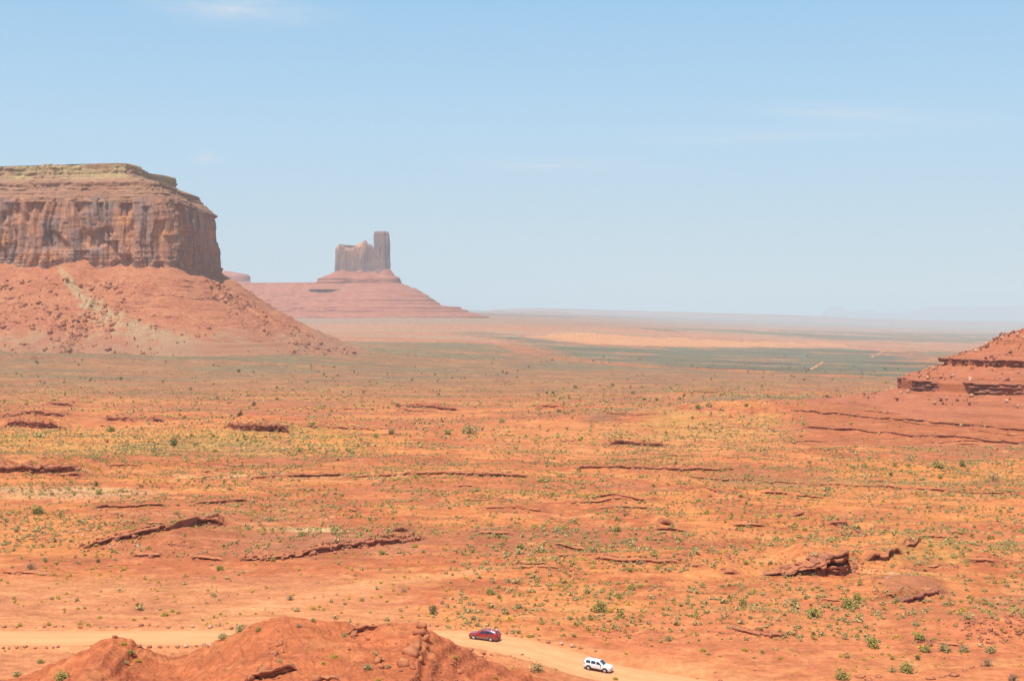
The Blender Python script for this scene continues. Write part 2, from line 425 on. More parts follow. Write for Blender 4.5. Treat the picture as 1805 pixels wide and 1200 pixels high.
BUMPS = [  # knolls: bearing, row, width m, depth m, height m
 (285, 952, 16, 13, 2.2), (600, 962, 18, 12, .7), (1440, 990, 15, 12, 2.6), (1330, 1100, 14, 8, 1.5), (1600, 1035, 12, 9, 1.5), (1770, 1105, 12, 7, 2.4),
 (1000, 1008, 12, 9, 1.0), (1320, 722, 70, 45, 4), (1240, 732, 60, 30, 3), (1700, 985, 22, 14, 1.6), (1100, 1000, 14, 9, .9), (950, 880, 25, 14, 1.4), (1250, 880, 22, 14, 1.6),
 (640, 905, 14, 10, 1.3), (1560, 965, 12, 9, 1.8), (1420, 930, 13, 10, 1.5), (1030, 592, 90, 200, 9), (60, 740, 45, 30, 3), (450, 748, 40, 30, 3), (60, 820, 35, 20, 2), (1180, 985, 14, 8, 1.1)]

def relief0(x, Y):
    """height before the ledges"""
    r = table_row(x, Y)
    z = row_to_z(r, np.maximum(Y, 60.0))
    rad = np.hypot(x, Y)
    amp = np.interp(Y, [150, 235, 300, 420, 800, 2000, 6000, 15000, 45000], [.5, .25, .45, 1.0, 1.7, 2.2, 5, 10, 12])
    amp = amp*np.where((x < 0) & (Y < 300), .55, 1.0)
    z = z + amp*(.75*fbm(x*.020, Y*.032, 4, 1) + .5*fbm(x*.0042, Y*.006, 3, 9))
    z = z + np.interp(Y, [200, 280, 420, 900, 1600], [.05, .12, .35, .4, 0])*fbm(x*.11, Y*.16, 4, 21)
    z = z + np.interp(Y, [120, 260, 420, 700], [.10, .12, .10, 0])*fbm(x*.45, Y*.45, 3, 25)
    dunes = np.abs(pn(x*.035, Y*.06, 77))
    z = z + np.interp(Y, [255, 340, 600, 900], [0, 1.9, 1.5, 0])*np.where(x > -15, 1.0, .6)*(.5 - dunes)
    return z
def hit0(px, py, fn, zoff=0.0):
    """where the line of sight through a photograph point meets the surface fn"""
    d = np.array([(px-CX)/F, 1.0, (CY-py)/F])
    d = np.array([d[0], d[1]*math.cos(PITCH) + d[2]*math.sin(PITCH), -d[1]*math.sin(PITCH) + d[2]*math.cos(PITCH)])
    Ys = np.exp(np.linspace(math.log(150), math.log(60000), 1500))
    P = d[None, :]*(Ys/d[1])[:, None]
    h = fn(P[:, 0], P[:, 1])
    below = np.nonzero(P[:, 2] < h + zoff)[0]
    if len(below) == 0: return P[-1]
    i = max(below[0], 1)
    a, b = Ys[i-1], Ys[i]
    for _ in range(12):
        m = .5*(a+b); q = d*(m/d[1])
        if q[2] < fn(np.array([q[0]]), np.array([q[1]]))[0] + zoff: b = m
        else: a = m
    return d*(.5*(a+b)/d[1])
BW = [(hit0(b[0], b[1], relief0)[:2], b[2], b[3], b[4]) for b in BUMPS]
def relief(x, Y):
    z = relief0(x, Y)
    for (c, wx, wy, h) in BW:
        m = (np.abs(x-c[0]) < wx*3) & (np.abs(Y-c[1]) < wy*3)
        if m.any():
            e = np.exp(-((x[m]-c[0])/wx)**2 - ((Y[m]-c[1])/wy)**2)
            z[m] += h*e*(1 + .5*fbm(x[m]*.1, Y[m]*.1, 3, 33))
    return z
LW = []
def hmean(h): return float(np.mean(h))
for pts, h, back, rag in LEDGES:
    W = np.array([hit0(p[0], p[1], relief, .25*hmean(h))[:2] for p in pts])
    W = W[np.argsort(W[:, 0])]
    LW.append((W, np.broadcast_to(np.array(h, float), (len(W),)), back, rag))
def ledge_line(i, x):
    W, h, back, rag = LW[i]
    return np.interp(x, W[:, 0], W[:, 1]) + rag*2.2*fbm(x*.11, x*0 + i*3.7, 5, 60, .6)
def ground(x, Y, full=False):
    x = np.asarray(x, float); Y = np.asarray(Y, float)
    z = relief(x, Y)
    rock = np.zeros(x.shape); rise = np.zeros(x.shape)
    for i, (W, h, back, rag) in enumerate(LW):
        x0, x1 = W[0, 0], W[-1, 0]; pad = .12*(x1-x0) + 1
        m = (x > x0-pad) & (x < x1+pad) & (Y > W[:, 1].min()-8-rag*3) & (Y < W[:, 1].max() + back*3.5)
        if not m.any(): continue
        xm, Ym = x[m], Y[m]
        h = np.interp(xm, W[:, 0], h)
        yl = ledge_line(i, xm)
        taper = sst(x0-pad, x0+pad, xm)*sst(x1+pad, x1-pad, xm)*np.clip(.8 + .9*pn(xm*.16, xm*0+i, 71), .25, 1.2)
        dY = Ym - yl
        steep = .25 + W[:, 1].mean()*.0006
        face = sst(0, steep, dY)
        hh = h*taper
        lift = hh*face*np.exp(-np.maximum(dY-steep, 0)/back)
        # a small second bed behind the first
        lift = lift + hh*.35*sst(0, steep, dY - 1.2 - back*.12 - rag*fbm(xm*.2, xm*0+i, 3, 80))*np.exp(-np.maximum(dY, 0)/back)
        # scree in front
        lift = lift + .35*hh*np.exp(-np.abs(np.minimum(dY, 0))/(1.5+h))*(1-face)
        z[m] += lift
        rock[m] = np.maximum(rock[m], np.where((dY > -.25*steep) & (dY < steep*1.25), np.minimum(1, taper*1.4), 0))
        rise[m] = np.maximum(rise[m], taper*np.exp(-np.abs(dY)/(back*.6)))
    near = Y < 330
    if near.any():
        xm, Ym = x[near], Y[near]
        zm = mound(xm, Ym); zb = z[near]
        k = .5
        hsm = np.clip(.5 + .5*(zm-zb)/k, 0, 1)
        zz = zb*(1-hsm) + zm*hsm + k*hsm*(1-hsm)
        d, zr = road_dist(xm, Ym)
        onm = sst(0, 1.2, zm-zb)
        w = 1 - sst(ROAD_HALF-.3, ROAD_HALF+3.2, d)
        w = w*(1 - onm*sst(ROAD_HALF-1.5, ROAD_HALF-.5, d))
        zz = zz*(1-w) + (zr - .10)*w
        # low berm graded up along both edges
        zz = zz + .28*np.exp(-((d-ROAD_HALF-1.3)/.8)**2)*(1 - onm)
        rad = np.hypot(xm, Ym)
        zz = np.maximum(zz, -1.9 - .52*np.maximum(rad-5, 0))
        z[near] = zz
        if full:
            mo = np.zeros(x.shape); mo[near] = onm; rd = np.full(x.shape, 99.); rd[near] = d
    if full:
        if not near.any(): mo = np.zeros(x.shape); rd = np.full(x.shape, 99.)
        return z, rock, rise, mo, rd
    return z
def gz(x, Y): return float(ground(np.array([x]), np.array([Y]))[0])

# ------------------------------------------------------------------ the ground: one sheet to the horizon, finer where it is looked at
rads = [.4]
while rads[-1] < 120: rads.append(rads[-1]*1.05)
while rads[-1] < 195: rads.append(rads[-1] + .45)
while rads[-1] < 1250: rads.append(rads[-1]*1.0019)
rad = rads[-1]
while rad < 48000:
    rad += max(2.6, min(rad*rad/(75*F)*1.0, rad*.05)); rads.append(rad)
rads = np.array(rads)
fine = np.linspace(-23.5, 23.5, 1150)
ang = np.concatenate([-np.linspace(180, 60, 25), -np.linspace(56, 24.2, 24), fine, np.linspace(24.2, 56, 24), np.linspace(60, 175, 24)])
A = np.radians(ang)
GXX = rads[:, None]*np.sin(A)[None, :]; GYY = rads[:, None]*np.cos(A)[None, :]
shp = GXX.shape
Xf, Yf = GXX.ravel(), GYY.ravel()
Ysafe = np.maximum(Yf, np.hypot(Xf, Yf)*.35)         # behind the viewer the land simply goes on
Zf, rockf, risef, moundf, roadd = ground(Xf, Ysafe, True)

ZG = Zf.reshape(shp)
def hit(px, py):
    """where the line of sight through a photograph point meets the finished ground"""
    d = np.array([(px-CX)/F, 1.0, (CY-py)/F])
    d = np.array([d[0], d[1]*math.cos(PITCH) + d[2]*math.sin(PITCH), -d[1]*math.sin(PITCH) + d[2]*math.cos(PITCH)])
    az = math.degrees(math.atan2(d[0], d[1])); j = int(np.searchsorted(ang, az)) - 1; f = (az-ang[j])/(ang[j+1]-ang[j])
    prof = ZG[:, j]*(1-f) + ZG[:, j+1]*f; hr = math.hypot(d[0], d[1]); ray = rads*d[2]/hr
    i = np.nonzero((ray < prof) & (rads > 120))[0]
    i = max(int(i[0]), 1) if len(i) else len(rads)-1
    a, b = ray[i-1]-prof[i-1], ray[i]-prof[i]
    r = rads[i-1] + (rads[i]-rads[i-1])*(a/(a-b) if a != b else 1)
    return d/hr*r
def inpoly(px, py, poly):
    c = np.zeros(px.shape, bool); n = len(poly); j = n-1
    for i in range(n):
        xi, yi = poly[i]; xj, yj = poly[j]
        c ^= ((yi > py) != (yj > py)) & (px < (xj-xi)*(py-yi)/((yj-yi) + 1e-9) + xi)
        j = i
    return c
def soil_color(x, Y, rock, rise, mo, rd):
    rw = table_row(x, Y); bp = CX + F*x/Y
    n1 = fbm(x*.03, Y*.05, 4, 101); n2 = fbm(x*.009, Y*.014, 4, 111); n3 = fbm(x*.16, Y*.22, 3, 121)
    nb = fbm(x/Y*9, np.log(Y)*26, 4, 131)             # long low bands across the plain
    nc = fbm(x/Y*3.2, np.log(Y)*14, 3, 139)
    def C(*c): return np.array(c)[None, :]
    def mixc(c, d, w): return c*(1-w[:, None]) + d*w[:, None]
    c = np.broadcast_to(C(.485, .150, .070), (len(x), 3)).copy()
    c = mixc(c, C(.57, .205, .082), sst(-.12, .30, n1 + .5*n2))
    c = mixc(c, C(.40, .150, .085), sst(.08, .42, -n2 + .3*n3)*.75)          # mauve beds
    c = mixc(c, C(.60, .245, .10), sst(.10, .45, n3 + n2)*.5)
    # near sand flat left of the bend
    w = sst(1000, 1040, rw)*sst(760, 620, bp - (rw-1000)*.5); c = mixc(c, C(.555, .225, .115), w*.8)
    w = sst(985, 1000, rw)*sst(900, 650, bp)*sst(1200, 1120, rw); c = mixc(c, C(.60, .26, .125), w*sst(-.1, .4, nb + n1)*.4)
    c = mixc(c, C(.52, .185, .095), sst(1040, 1100, rw)*sst(1000, 1200, bp)*.55)
    # orange sand bands
    def band(r0, r1, r2, r3, b0=-900, b1=-800, b2=2800, b3=2900, wob=10):
        r = rw + wob*nb; b = bp + 40*n2
        return sst(r0, r1, r)*sst(r3, r2, r)*sst(b0, b1, b)*sst(b3, b2, b)
    c = mixc(c, C(.64, .27, .085), band(755, 764, 792, 808, b2=620, b3=760)*.75)
    c = mixc(c, C(.60, .26, .11), band(738, 752, 795, 815, 760, 900, 1330, 1450)*.35)
    c = mixc(c, C(.63, .235, .075), band(810, 822, 850, 866, 1380, 1520)*.8)
    c = mixc(c, C(.62, .225, .085), band(862, 876, 925, 945, 820, 960)*sst(-.2, .2, n1)*.8)
    c = mixc(c, C(.62, .24, .09), band(900, 915, 975, 990, b2=130, b3=330)*.7)
    c = mixc(c, C(.60, .36, .21), band(858, 866, 872, 886, b2=190, b3=330)*.75)
    c = mixc(c, C(.58, .37, .20), band(834, 839, 846, 852, 250, 350, 700, 800)*.6*sst(-.1, .15, n3))
    c = mixc(c, C(.66, .47, .27), band(931, 934, 941, 944, 435, 452, 560, 592, 2))
    c = mixc(c, C(.60, .47, .30), band(1018, 1021, 1026, 1030, 1575, 1592, 1630, 1650, 2)*.9)
    c = mixc(c, C(.40, .155, .09), band(1024, 1031, 1050, 1056, 1545, 1575, 1650, 1690, 3)*.8)
    c = mixc(c, C(.43, .145, .075), band(926, 934, 985, 992, 160, 220, 420, 560, 4)*.8)     # red knoll under the curved ledge
    c = mixc(c, C(.40, .155, .10), band(944, 950, 975, 982, 380, 440, 700, 760, 4)*.7)
    c = mixc(c, C(.42, .140, .07), band(698, 704, 778, 794, 1340, 1450)*.9)                # red slope below the right hill
    # washes and run-off lines, paler sand; a broad one slants up from the road across the flat
    wsh = np.abs(fbm(x*.012 + .35*n1, Y*.022, 4, 181))
    c = mixc(c, C(.64, .29, .13), sst(.055, .0, wsh)*sst(660, 740, rw)*.55)
    ws2 = np.abs(fbm(x*.05 + .5*n1, Y*.035, 3, 185))
    c = mixc(c, C(.60, .255, .115), sst(.05, .0, ws2)*sst(760, 840, rw)*.40)
    c = mixc(c, C(.36, .12, .06), sst(.10, .45, fbm(x*.07, Y*.13, 4, 189))*sst(700, 780, rw)*sst(1010, 960, rw)*.5)
    pr = np.interp(bp, [300, 380, 480, 600, 760, 930, 1040], [1108, 1090, 1064, 1042, 1019, 1000, 985]); wd = np.interp(bp, [300, 480, 900], [16, 12, 5])
    c = mixc(c, C(.66, .31, .15), sst(1.2, .3, np.abs(rw-pr + 6*n1)/wd)*sst(280, 380, bp)*sst(1050, 950, bp)*.6)
    c = mixc(c, C(.42, .145, .075), sst(1, .2, np.abs(rw-pr-22)/9 + np.abs(n1))*sst(600, 700, bp)*sst(1150, 1000, bp)*.5)
    c = mixc(c, C(.45, .16, .08), sst(628, 600, rw + 10*nb)*sst(660, 480, bp)*.6)
    # plant cover, and cloud shadow painted into the far dark bands
    veg = np.zeros(len(x)); yel = np.zeros(len(x))
    yel = np.maximum(yel, band(758, 766, 800, 812, b2=560, b3=700)*sst(-.15, .25, n1 + nb)*.32)
    yel = np.maximum(yel, band(724, 740, 765, 790, 1060, 1160, 1330, 1420)*sst(-.2, .2, n1)*.35)
    yel = np.maximum(yel, band(955, 970, 1000, 1015, 1540, 1600, 1700, 1740)*.35)
    veg = np.maximum(veg, band(692, 698, 704, 712, 1190, 1230, 1420, 1480)*.75)
    veg = np.maximum(veg, band(775, 785, 800, 810, 150, 250, 480, 560)*.35)
    veg = np.maximum(veg, band(846, 850, 858, 862, 1230, 1300, wob=4)*.4)
    plain = sst(748, 640, rw + 14*nb + 10*n2)
    veg = np.maximum(veg, plain*sst(560, 575, rw)*(.56 + .44*sst(-.22, .25, nb + .25*n2)))
    veg = np.maximum(veg, sst(652, 640, rw)*sst(598, 606, rw)*sst(640, 480, bp)*(.34 + .3*sst(-.2, .3, nb)))
    c = mixc(c, C(.52, .40, .22), sst(600, 585, rw)*sst(545, 556, rw)*.25)
    pinkp = sst(612, 600, rw - (bp-900)*.018)
    c = mixc(c, C(.52, .215, .145), pinkp*.7)
    c = mixc(c, C(.61, .26, .17), pinkp*sst(.0, .3, nc + .5*nb)*.75)
    c = mixc(c, C(.50, .36, .28), pinkp*sst(.05, .35, -nc + .5*nb)*.5)
    veg = np.where(pinkp > .5, veg*.35, veg)
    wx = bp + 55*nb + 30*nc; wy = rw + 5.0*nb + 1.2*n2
    g = np.zeros(len(x))  # far green bands: plants plus cloud shadow put into the colour
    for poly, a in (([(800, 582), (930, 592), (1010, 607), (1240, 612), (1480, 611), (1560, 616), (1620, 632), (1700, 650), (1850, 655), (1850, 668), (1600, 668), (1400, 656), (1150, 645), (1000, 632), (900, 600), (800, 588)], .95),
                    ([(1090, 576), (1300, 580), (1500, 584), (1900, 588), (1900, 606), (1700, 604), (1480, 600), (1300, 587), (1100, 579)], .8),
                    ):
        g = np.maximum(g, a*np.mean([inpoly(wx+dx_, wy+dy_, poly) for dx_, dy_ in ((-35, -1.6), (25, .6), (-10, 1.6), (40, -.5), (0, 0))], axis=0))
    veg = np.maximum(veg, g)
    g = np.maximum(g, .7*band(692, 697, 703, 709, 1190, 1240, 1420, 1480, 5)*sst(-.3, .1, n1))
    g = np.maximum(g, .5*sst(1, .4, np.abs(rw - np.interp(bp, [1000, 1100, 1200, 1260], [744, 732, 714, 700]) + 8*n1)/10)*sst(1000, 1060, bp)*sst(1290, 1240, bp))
    c = mixc(c, C(.62, .29, .15), .9*inpoly(wx, wy, [(925, 594), (1000, 589), (1080, 590), (1250, 600), (1500, 607), (1490, 611), (1240, 611), (1010, 604)]))
    veg = np.where(inpoly(wx, wy, [(925, 594), (1000, 589), (1080, 590), (1250, 600), (1500, 607), (1490, 611), (1240, 611), (1010, 604)]), .05, veg)
    # pale debris apron below the left mesa
    apr = inpoly(wx, wy, [(90, 570), (200, 560), (300, 585), (420, 590), (560, 592), (760, 622), (900, 628), (880, 634), (700, 622), (520, 606), (300, 600), (80, 590)])
    deb = sst(.15, .40, fbm(x*.05, Y*.02, 3, 151))
    c = mixc(c, C(.62, .46, .25), apr*deb*.8)
    c = mixc(c, C(.46, .15, .075), inpoly(wx, wy, [(-300, 600), (140, 604), (240, 622), (225, 636), (-300, 640)])*.8)
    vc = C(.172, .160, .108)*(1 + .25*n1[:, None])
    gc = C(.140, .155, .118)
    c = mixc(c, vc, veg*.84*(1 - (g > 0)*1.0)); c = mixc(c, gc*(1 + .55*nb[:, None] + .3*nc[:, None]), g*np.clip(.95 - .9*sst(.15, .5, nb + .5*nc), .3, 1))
    c = mixc(c, C(.44, .30, .085), yel)
    farb = sst(562, 552, rw - np.clip(bp-900, 0, 900)*.0225)  # strip by the horizon, darkened by painted cloud shadow and plants
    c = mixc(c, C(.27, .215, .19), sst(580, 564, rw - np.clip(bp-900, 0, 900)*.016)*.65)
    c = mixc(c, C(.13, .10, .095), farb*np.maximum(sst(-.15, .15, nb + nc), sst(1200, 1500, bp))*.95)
    # rock faces in a dark tone that also stands in for shade, bedding on the red slopes, the near mound, verge of the road
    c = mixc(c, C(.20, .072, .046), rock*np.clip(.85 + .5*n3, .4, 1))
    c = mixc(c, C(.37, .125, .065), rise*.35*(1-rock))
    c = mixc(c, C(.47, .140, .062), mo*.9)
    c = mixc(c, C(.43, .125, .06), mo*sst(0, .35, fbm(x*.05, Y*.05, 3, 161))*.8)
    ck = np.abs(fbm(x*.35 + 3, Y*.22, 4, 165, .6))
    c = mixc(c, C(.27, .085, .045), mo*sst(.05, .0, ck)*.55)
    c = mixc(c, C(.52, .19, .085), mo*sst(.15, .4, fbm(x*.12, Y*.12, 4, 167))*.7)
    c = mixc(c, C(.60, .255, .125), (1-mo)*sst(ROAD_HALF+4.5, ROAD_HALF+1.5, rd)*.7)
    speck = np.clip(plain*(.25 + .9*veg), 0, 1)*sst(548, 565, rw)*.85 + .5*sst(730, 700, rw)*0
    c = c*np.array([1.06, 1.045, .89])[None, :]
    return np.clip(c*(1 + .14*n3[:, None] + .10*fbm(x*.5, Y*.5, 3, 171)[:, None]), .02, .8), np.clip(speck, 0, 1), veg, yel
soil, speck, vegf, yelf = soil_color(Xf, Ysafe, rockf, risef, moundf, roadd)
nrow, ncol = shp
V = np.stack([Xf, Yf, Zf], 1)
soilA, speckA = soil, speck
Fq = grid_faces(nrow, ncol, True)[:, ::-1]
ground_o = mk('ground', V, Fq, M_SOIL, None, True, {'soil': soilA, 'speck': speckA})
tag(ground_o, kind='structure')

# road surface, a sheet just above the graded bed
nrm = np.gradient(ROAD[:, :2], axis=0); nrm /= np.linalg.norm(nrm, axis=1)[:, None]
side = np.stack([-nrm[:, 1], nrm[:, 0]], 1)
cs = np.linspace(-1, 1, 31)
RV, RT = [], []
for k in range(len(ROAD)):
    for s in cs:
        hw = ROAD_HALF + .8*float(pn(np.array([k*.45]), np.array([s > 0]), 91)[0])
        p = ROAD[k, :2] + side[k]*hw*s
        RV.append((p[0], p[1], ROAD[k, 2] + .02 - .10*s*s - .05*max(0, math.cos(s*9.5 + .6*math.sin(k*.1)))**3))
        RT.append(float(np.clip(1.15 - abs(s)**3, 0, 1))*(.75 + .5*float(pn(np.array([k*.2]), np.array([s*3]), 93)[0]) - .45*max(0, math.cos(s*9.5 + .6*math.sin(k*.1)))**3))
road_o = mk('dirt_road', RV, grid_faces(len(ROAD), 31), M_ROAD, None, True, {'track': RT})
tag(road_o, kind='structure')
# ------------------------------------------------------------------ mesas, buttes and hills: rings of rock lofted round a plan outline
def resample(P, fine, coarse, isfine):
    """closed outline, smoothed by Catmull-Rom, then walked with a step that depends on where it is"""
    P = np.asarray(P, float); n = len(P); out = []
    for i in range(n):
        p0, p1, p2, p3 = P[i-1], P[i], P[(i+1) % n], P[(i+2) % n]
        for s in np.linspace(0, 1, 200, endpoint=False):
            out.append(.5*((2*p1) + (-p0+p2)*s + (2*p0-5*p1+4*p2-p3)*s*s + (-p0+3*p1-3*p2+p3)*s**3))
    D = np.array(out); q = [D[0]]; acc = 0
    for a, b in zip(D[:-1], D[1:]):
        acc += np.hypot(*(b-a))
        if acc >= (fine if isfine(b) else coarse): q.append(b); acc = 0
    q = np.array(q)
    tn = np.roll(q, -1, 0) - np.roll(q, 1, 0)
    for _ in range(3): tn = (np.roll(tn, 1, 0) + 2*tn + np.roll(tn, -1, 0))/4
    tn /= np.linalg.norm(tn, axis=1)[:, None]
    nr = np.stack([tn[:, 1], -tn[:, 0]], 1)
    area = np.sum(q[:, 0]*np.roll(q[:, 1], -1) - np.roll(q[:, 0], -1)*q[:, 1])
    if area < 0: nr = -nr
    s = np.concatenate([[0], np.cumsum(np.hypot(*np.diff(q, axis=0).T))])
    return q, nr, s, area > 0
def rings(prof, n):
    prof = np.array(prof, float)
    L = np.concatenate([[0], np.cumsum(np.hypot(*np.diff(prof, axis=0).T))])
    t = np.sort(np.concatenate([np.linspace(0, L[-1], n), L]))
    return np.interp(t, L, prof[:, 0]), np.interp(t, L, prof[:, 1])
def loft(name, out, prof, n, disp, mat, parent=None, smooth=False, cap=False, attrs=None):
    q, nr, s, ccw = out
    r, z = rings(prof, n)
    Rr = np.repeat(r[:, None], len(q), 1); Zz = np.repeat(z[:, None], len(q), 1); Ss = np.repeat(s[None, :], len(r), 0)
    dr, dz = disp(Ss, Zz, Rr, q)
    Rr = Rr + dr; Zz = Zz + dz
    X = q[None, :, 0] + nr[None, :, 0]*Rr; Y = q[None, :, 1] + nr[None, :, 1]*Rr
    V = np.stack([X, Y, Zz], -1).reshape(-1, 3)
    f = grid_faces(len(r), len(q), True)
    if ccw: f = f[:, ::-1]
    f = [list(a) for a in f]
    if cap:
        V = np.vstack([V, [[X[0].mean(), Y[0].mean(), Zz[0].mean()]]]); c = len(V)-1
        for j in range(len(q)): f.append([c, j, (j+1) % len(q)] if ccw else [c, (j+1) % len(q), j])
    return mk(name, V, f, mat, parent, smooth), (X, Y, Zz)
def capsule(a, b, r, n=28):
    a, b = np.array(a, float), np.array(b, float); e = (b-a)/np.linalg.norm(b-a); p = np.array([-e[1], e[0]])
    out = [b + r*(math.sin(t)*e + math.cos(t)*p) for t in np.linspace(0, math.pi, n//2)]
    m = max(3, int(np.linalg.norm(b-a)/(r*.35)))
    out += [b - r*p + (a-b)*k/m for k in range(1, m)]
    out += [a + r*(-math.sin(t)*e - math.cos(t)*p) for t in np.linspace(0, math.pi, n//2)]
    out += [a + r*p + (b-a)*k/m for k in range(1, m)]
    return np.array(out)
def ridged(v): return 1 - 2.2*np.abs(v)

# rock shapes for debris
def ico(sub):
    import bmesh
    b = bmesh.new(); bmesh.ops.create_icosphere(b, subdivisions=sub, radius=1)
    b.verts.ensure_lookup_table()
    v = np.array([x.co[:] for x in b.verts]); f = np.array([[q.index for q in p.verts] for p in b.faces]); b.free()
    return v, f
def rock_shape(seed, npt=16, flat=.7, box=.35):
    """an angular block: the hull of a few points, flat broken faces and sharp edges"""
    import bmesh
    rr = np.random.RandomState(seed)
    p = rr.randn(npt, 3); p /= np.linalg.norm(p, axis=1)[:, None]
    p = np.sign(p)*np.abs(p)**(1-box); p /= np.linalg.norm(p, axis=1).mean(); p *= rr.uniform(.8, 1.1, npt)[:, None]
    p *= np.array([rr.uniform(.85, 1.2), rr.uniform(.7, 1.0), flat*rr.uniform(.8, 1.15)])
    bm = bmesh.new()
    for q in p: bm.verts.new(q)
    r = bmesh.ops.convex_hull(bm, input=list(bm.verts))
    junk = [e for e in r['geom_interior'] + r['geom_unused'] if isinstance(e, bmesh.types.BMVert)]
    bmesh.ops.delete(bm, geom=list(set(junk)), context='VERTS')
    bmesh.ops.triangulate(bm, faces=list(bm.faces)); bmesh.ops.recalc_face_normals(bm, faces=list(bm.faces))
    bm.verts.index_update(); bm.verts.ensure_lookup_table()
    v = np.array([x.co[:] for x in bm.verts]); f = np.array([[q.index for q in t_.verts] for t_ in bm.faces]); bm.free()
    return v, f
ROCK1 = [rock_shape(s, 11, .75) for s in range(10)]
ROCK3 = [rock_shape(40+s, 14, .72, .3) for s in range(9)]
SLAB3 = [rock_shape(70+s, 15, .26, .45) for s in range(6)]
def rot(rr, tilt=.5):
    a = rr.uniform(0, 2*math.pi); e = Matrix.Rotation(a, 3, 'Z') @ Matrix.Rotation(rr.normal()*tilt, 3, 'X') @ Matrix.Rotation(rr.normal()*tilt, 3, 'Y')
    return np.array(e)
def scatter(name, pts, sizes, shapes, mat, parent=None, seed=0, tilt=.5, sink=.25):
    rr = np.random.RandomState(seed); Vs, Fs, n = [], [], 0
    for p, s in zip(pts, sizes):
        v, f = shapes[rr.randint(len(shapes))]
        w = (v @ rot(rr, tilt).T)*s + np.array(p) + np.array([0, 0, s*(.5-sink)*.6])
        Vs.append(w); Fs.append(f + n); n += len(w)
    return mk(name, np.vstack(Vs), np.vstack(Fs), mat, parent)

# --- the big mesa on the left
M_CLIFF = None
def cliff_mat():
    t = NT('varnished_sandstone', .9, .12)
    a = t.noise(t.coord((.03, .03, .02)), 1.0, 5, .6)
    col = t.mix(t.ramp(a, .38, .62), c4(.50, .215, .12), c4(.58, .275, .145))
    sv = t.noise(t.coord((.045, .045, .011)), 1.0, 5, .6, .5)
    col = t.mix(t.ramp(sv, .44, .58, 0, .85), col, c4(.29, .20, .17))
    sv2 = t.noise(t.coord((.14, .14, .006)), 1.0, 4, .6, .2)
    col = t.mix(t.ramp(sv2, .50, .66, 0, .6), col, c4(.27, .15, .12))
    fr = t.noise(t.coord((.02, .02, .035)), 1.0, 4, .55, .6)
    col = t.mix(t.ramp(fr, .57, .64, 0, .9), col, c4(.68, .30, .125))
    lay = t.noise(t.coord((.008, .008, .22)), 1.0, 4, .6)
    col = t.mix(t.ramp(lay, .56, .64, 0, .30), col, c4(.24, .10, .075))
    f = t.noise(t.coord((.5, .5, .35)), 1.0, 5, .7)
    col = t.mix(1.0, col, t.mix(t.ramp(f, .3, .7), c4(.66, .64, .63), c4(1.2, 1.2, 1.2)), 'MULTIPLY')
    ck = t.noise(t.coord((.16, .16, .012)), 1.0, 3, .5, .8)
    ckl = t.math('ABSOLUTE', t.math('SUBTRACT', ck, .5), 0)
    col = t.mix(t.ramp(ckl, .012, .004, 0, .7), col, c4(.13, .07, .055))
    t.color(col); t.bump(t.noise(t.coord((.35, .35, .10)), 1.0, 6, .7), .9, 3.0)
    return t.m
M_CLIFF = cliff_mat()
def cap_mat():
    t = NT('layered_cap_rock', .92, .1)
    z = t.n.new('ShaderNodeSeparateXYZ'); t.l.new(t.coord(), z.inputs['Vector'])
    n = t.noise(t.coord((.03, .03, .06)), 1.0, 5, .62)
    col = t.mix(t.ramp(n, .38, .62), c4(.40, .19, .11), c4(.47, .25, .14))
    up = t.math('MULTIPLY', t.ramp(z.outputs['Z'], 192, 199), t.ramp(n, .36, .52))
    col = t.mix(up, col, c4(.52, .37, .18))
    lay = t.noise(t.coord((.008, .008, .38)), 1.0, 5, .7)
    col = t.mix(t.ramp(lay, .53, .62, 0, .75), col, c4(.24, .115, .09))
    gr = t.noise(t.coord((.10, .10, .05)), 1.0, 4, .6)
    col = t.mix(t.ramp(gr, .60, .68, 0, .6), col, c4(.26, .21, .10))
    f = t.noise(t.coord((.5, .5, .4)), 1.0, 5, .72)
    col = t.mix(1.0, col, t.mix(t.ramp(f, .3, .7), c4(.68, .66, .65), c4(1.18, 1.18, 1.16)), 'MULTIPLY')
    t.color(col); t.bump(f, .9, 3.0)
    return t.m
M_CAP = cap_mat()
def talus_mat(name, a, b, d, g=None):
    t = NT(name, .95, .08)
    n = t.noise(t.coord((.03, .03, .03)), 1.0, 5, .6)
    col = t.mix(t.ramp(n, .36, .64), c4(*a), c4(*b))
    lay = t.noise(t.coord((.016, .016, .16)), 1.0, 5, .68, .4)
    col = t.mix(t.ramp(lay, .54, .66, 0, .6), col, c4(*d))
    st = t.noise(t.coord((.25, .25, .25)), 1.0, 5, .72)
    col = t.mix(1.0, col, t.mix(t.ramp(st, .3, .7), c4(.68, .65, .62), c4(1.22, 1.2, 1.18)), 'MULTIPLY')
    if g is not None:
        col = t.mix(t.attr('debris', 'Fac'), col, t.mix(t.ramp(st, .4, .6), c4(.36, .20, .10), c4(*g)))
    if g is not None:                          # the foot is overgrown and mixed with soil
        z = t.n.new('ShaderNodeSeparateXYZ'); t.l.new(t.coord(), z.inputs['Vector'])
        col = t.mix(t.math('MULTIPLY', t.ramp(z.outputs['Z'], -14, -42), t.ramp(st, .3, .6, .35, .8)), col, c4(.35, .175, .10))
    t.color(col); t.bump(st, .9, 2.0)
    return t.m
M_TALUS = talus_mat('red_talus', (.43, .150, .075), (.50, .205, .10), (.34, .115, .065), (.47, .32, .165))
MO = [(-2300, 1850), (-1500, 1960), (-1000, 1990), (-760, 2003), (-640, 1998), (-570, 2004), (-506, 2005), (-479, 2022), (-471, 2080), (-482, 2200), (-520, 2380), (-900, 2560), (-2300, 2600)]
MQ = resample(MO, 1.25, 22, lambda p: p[0] > -860 and p[1] < 2160)
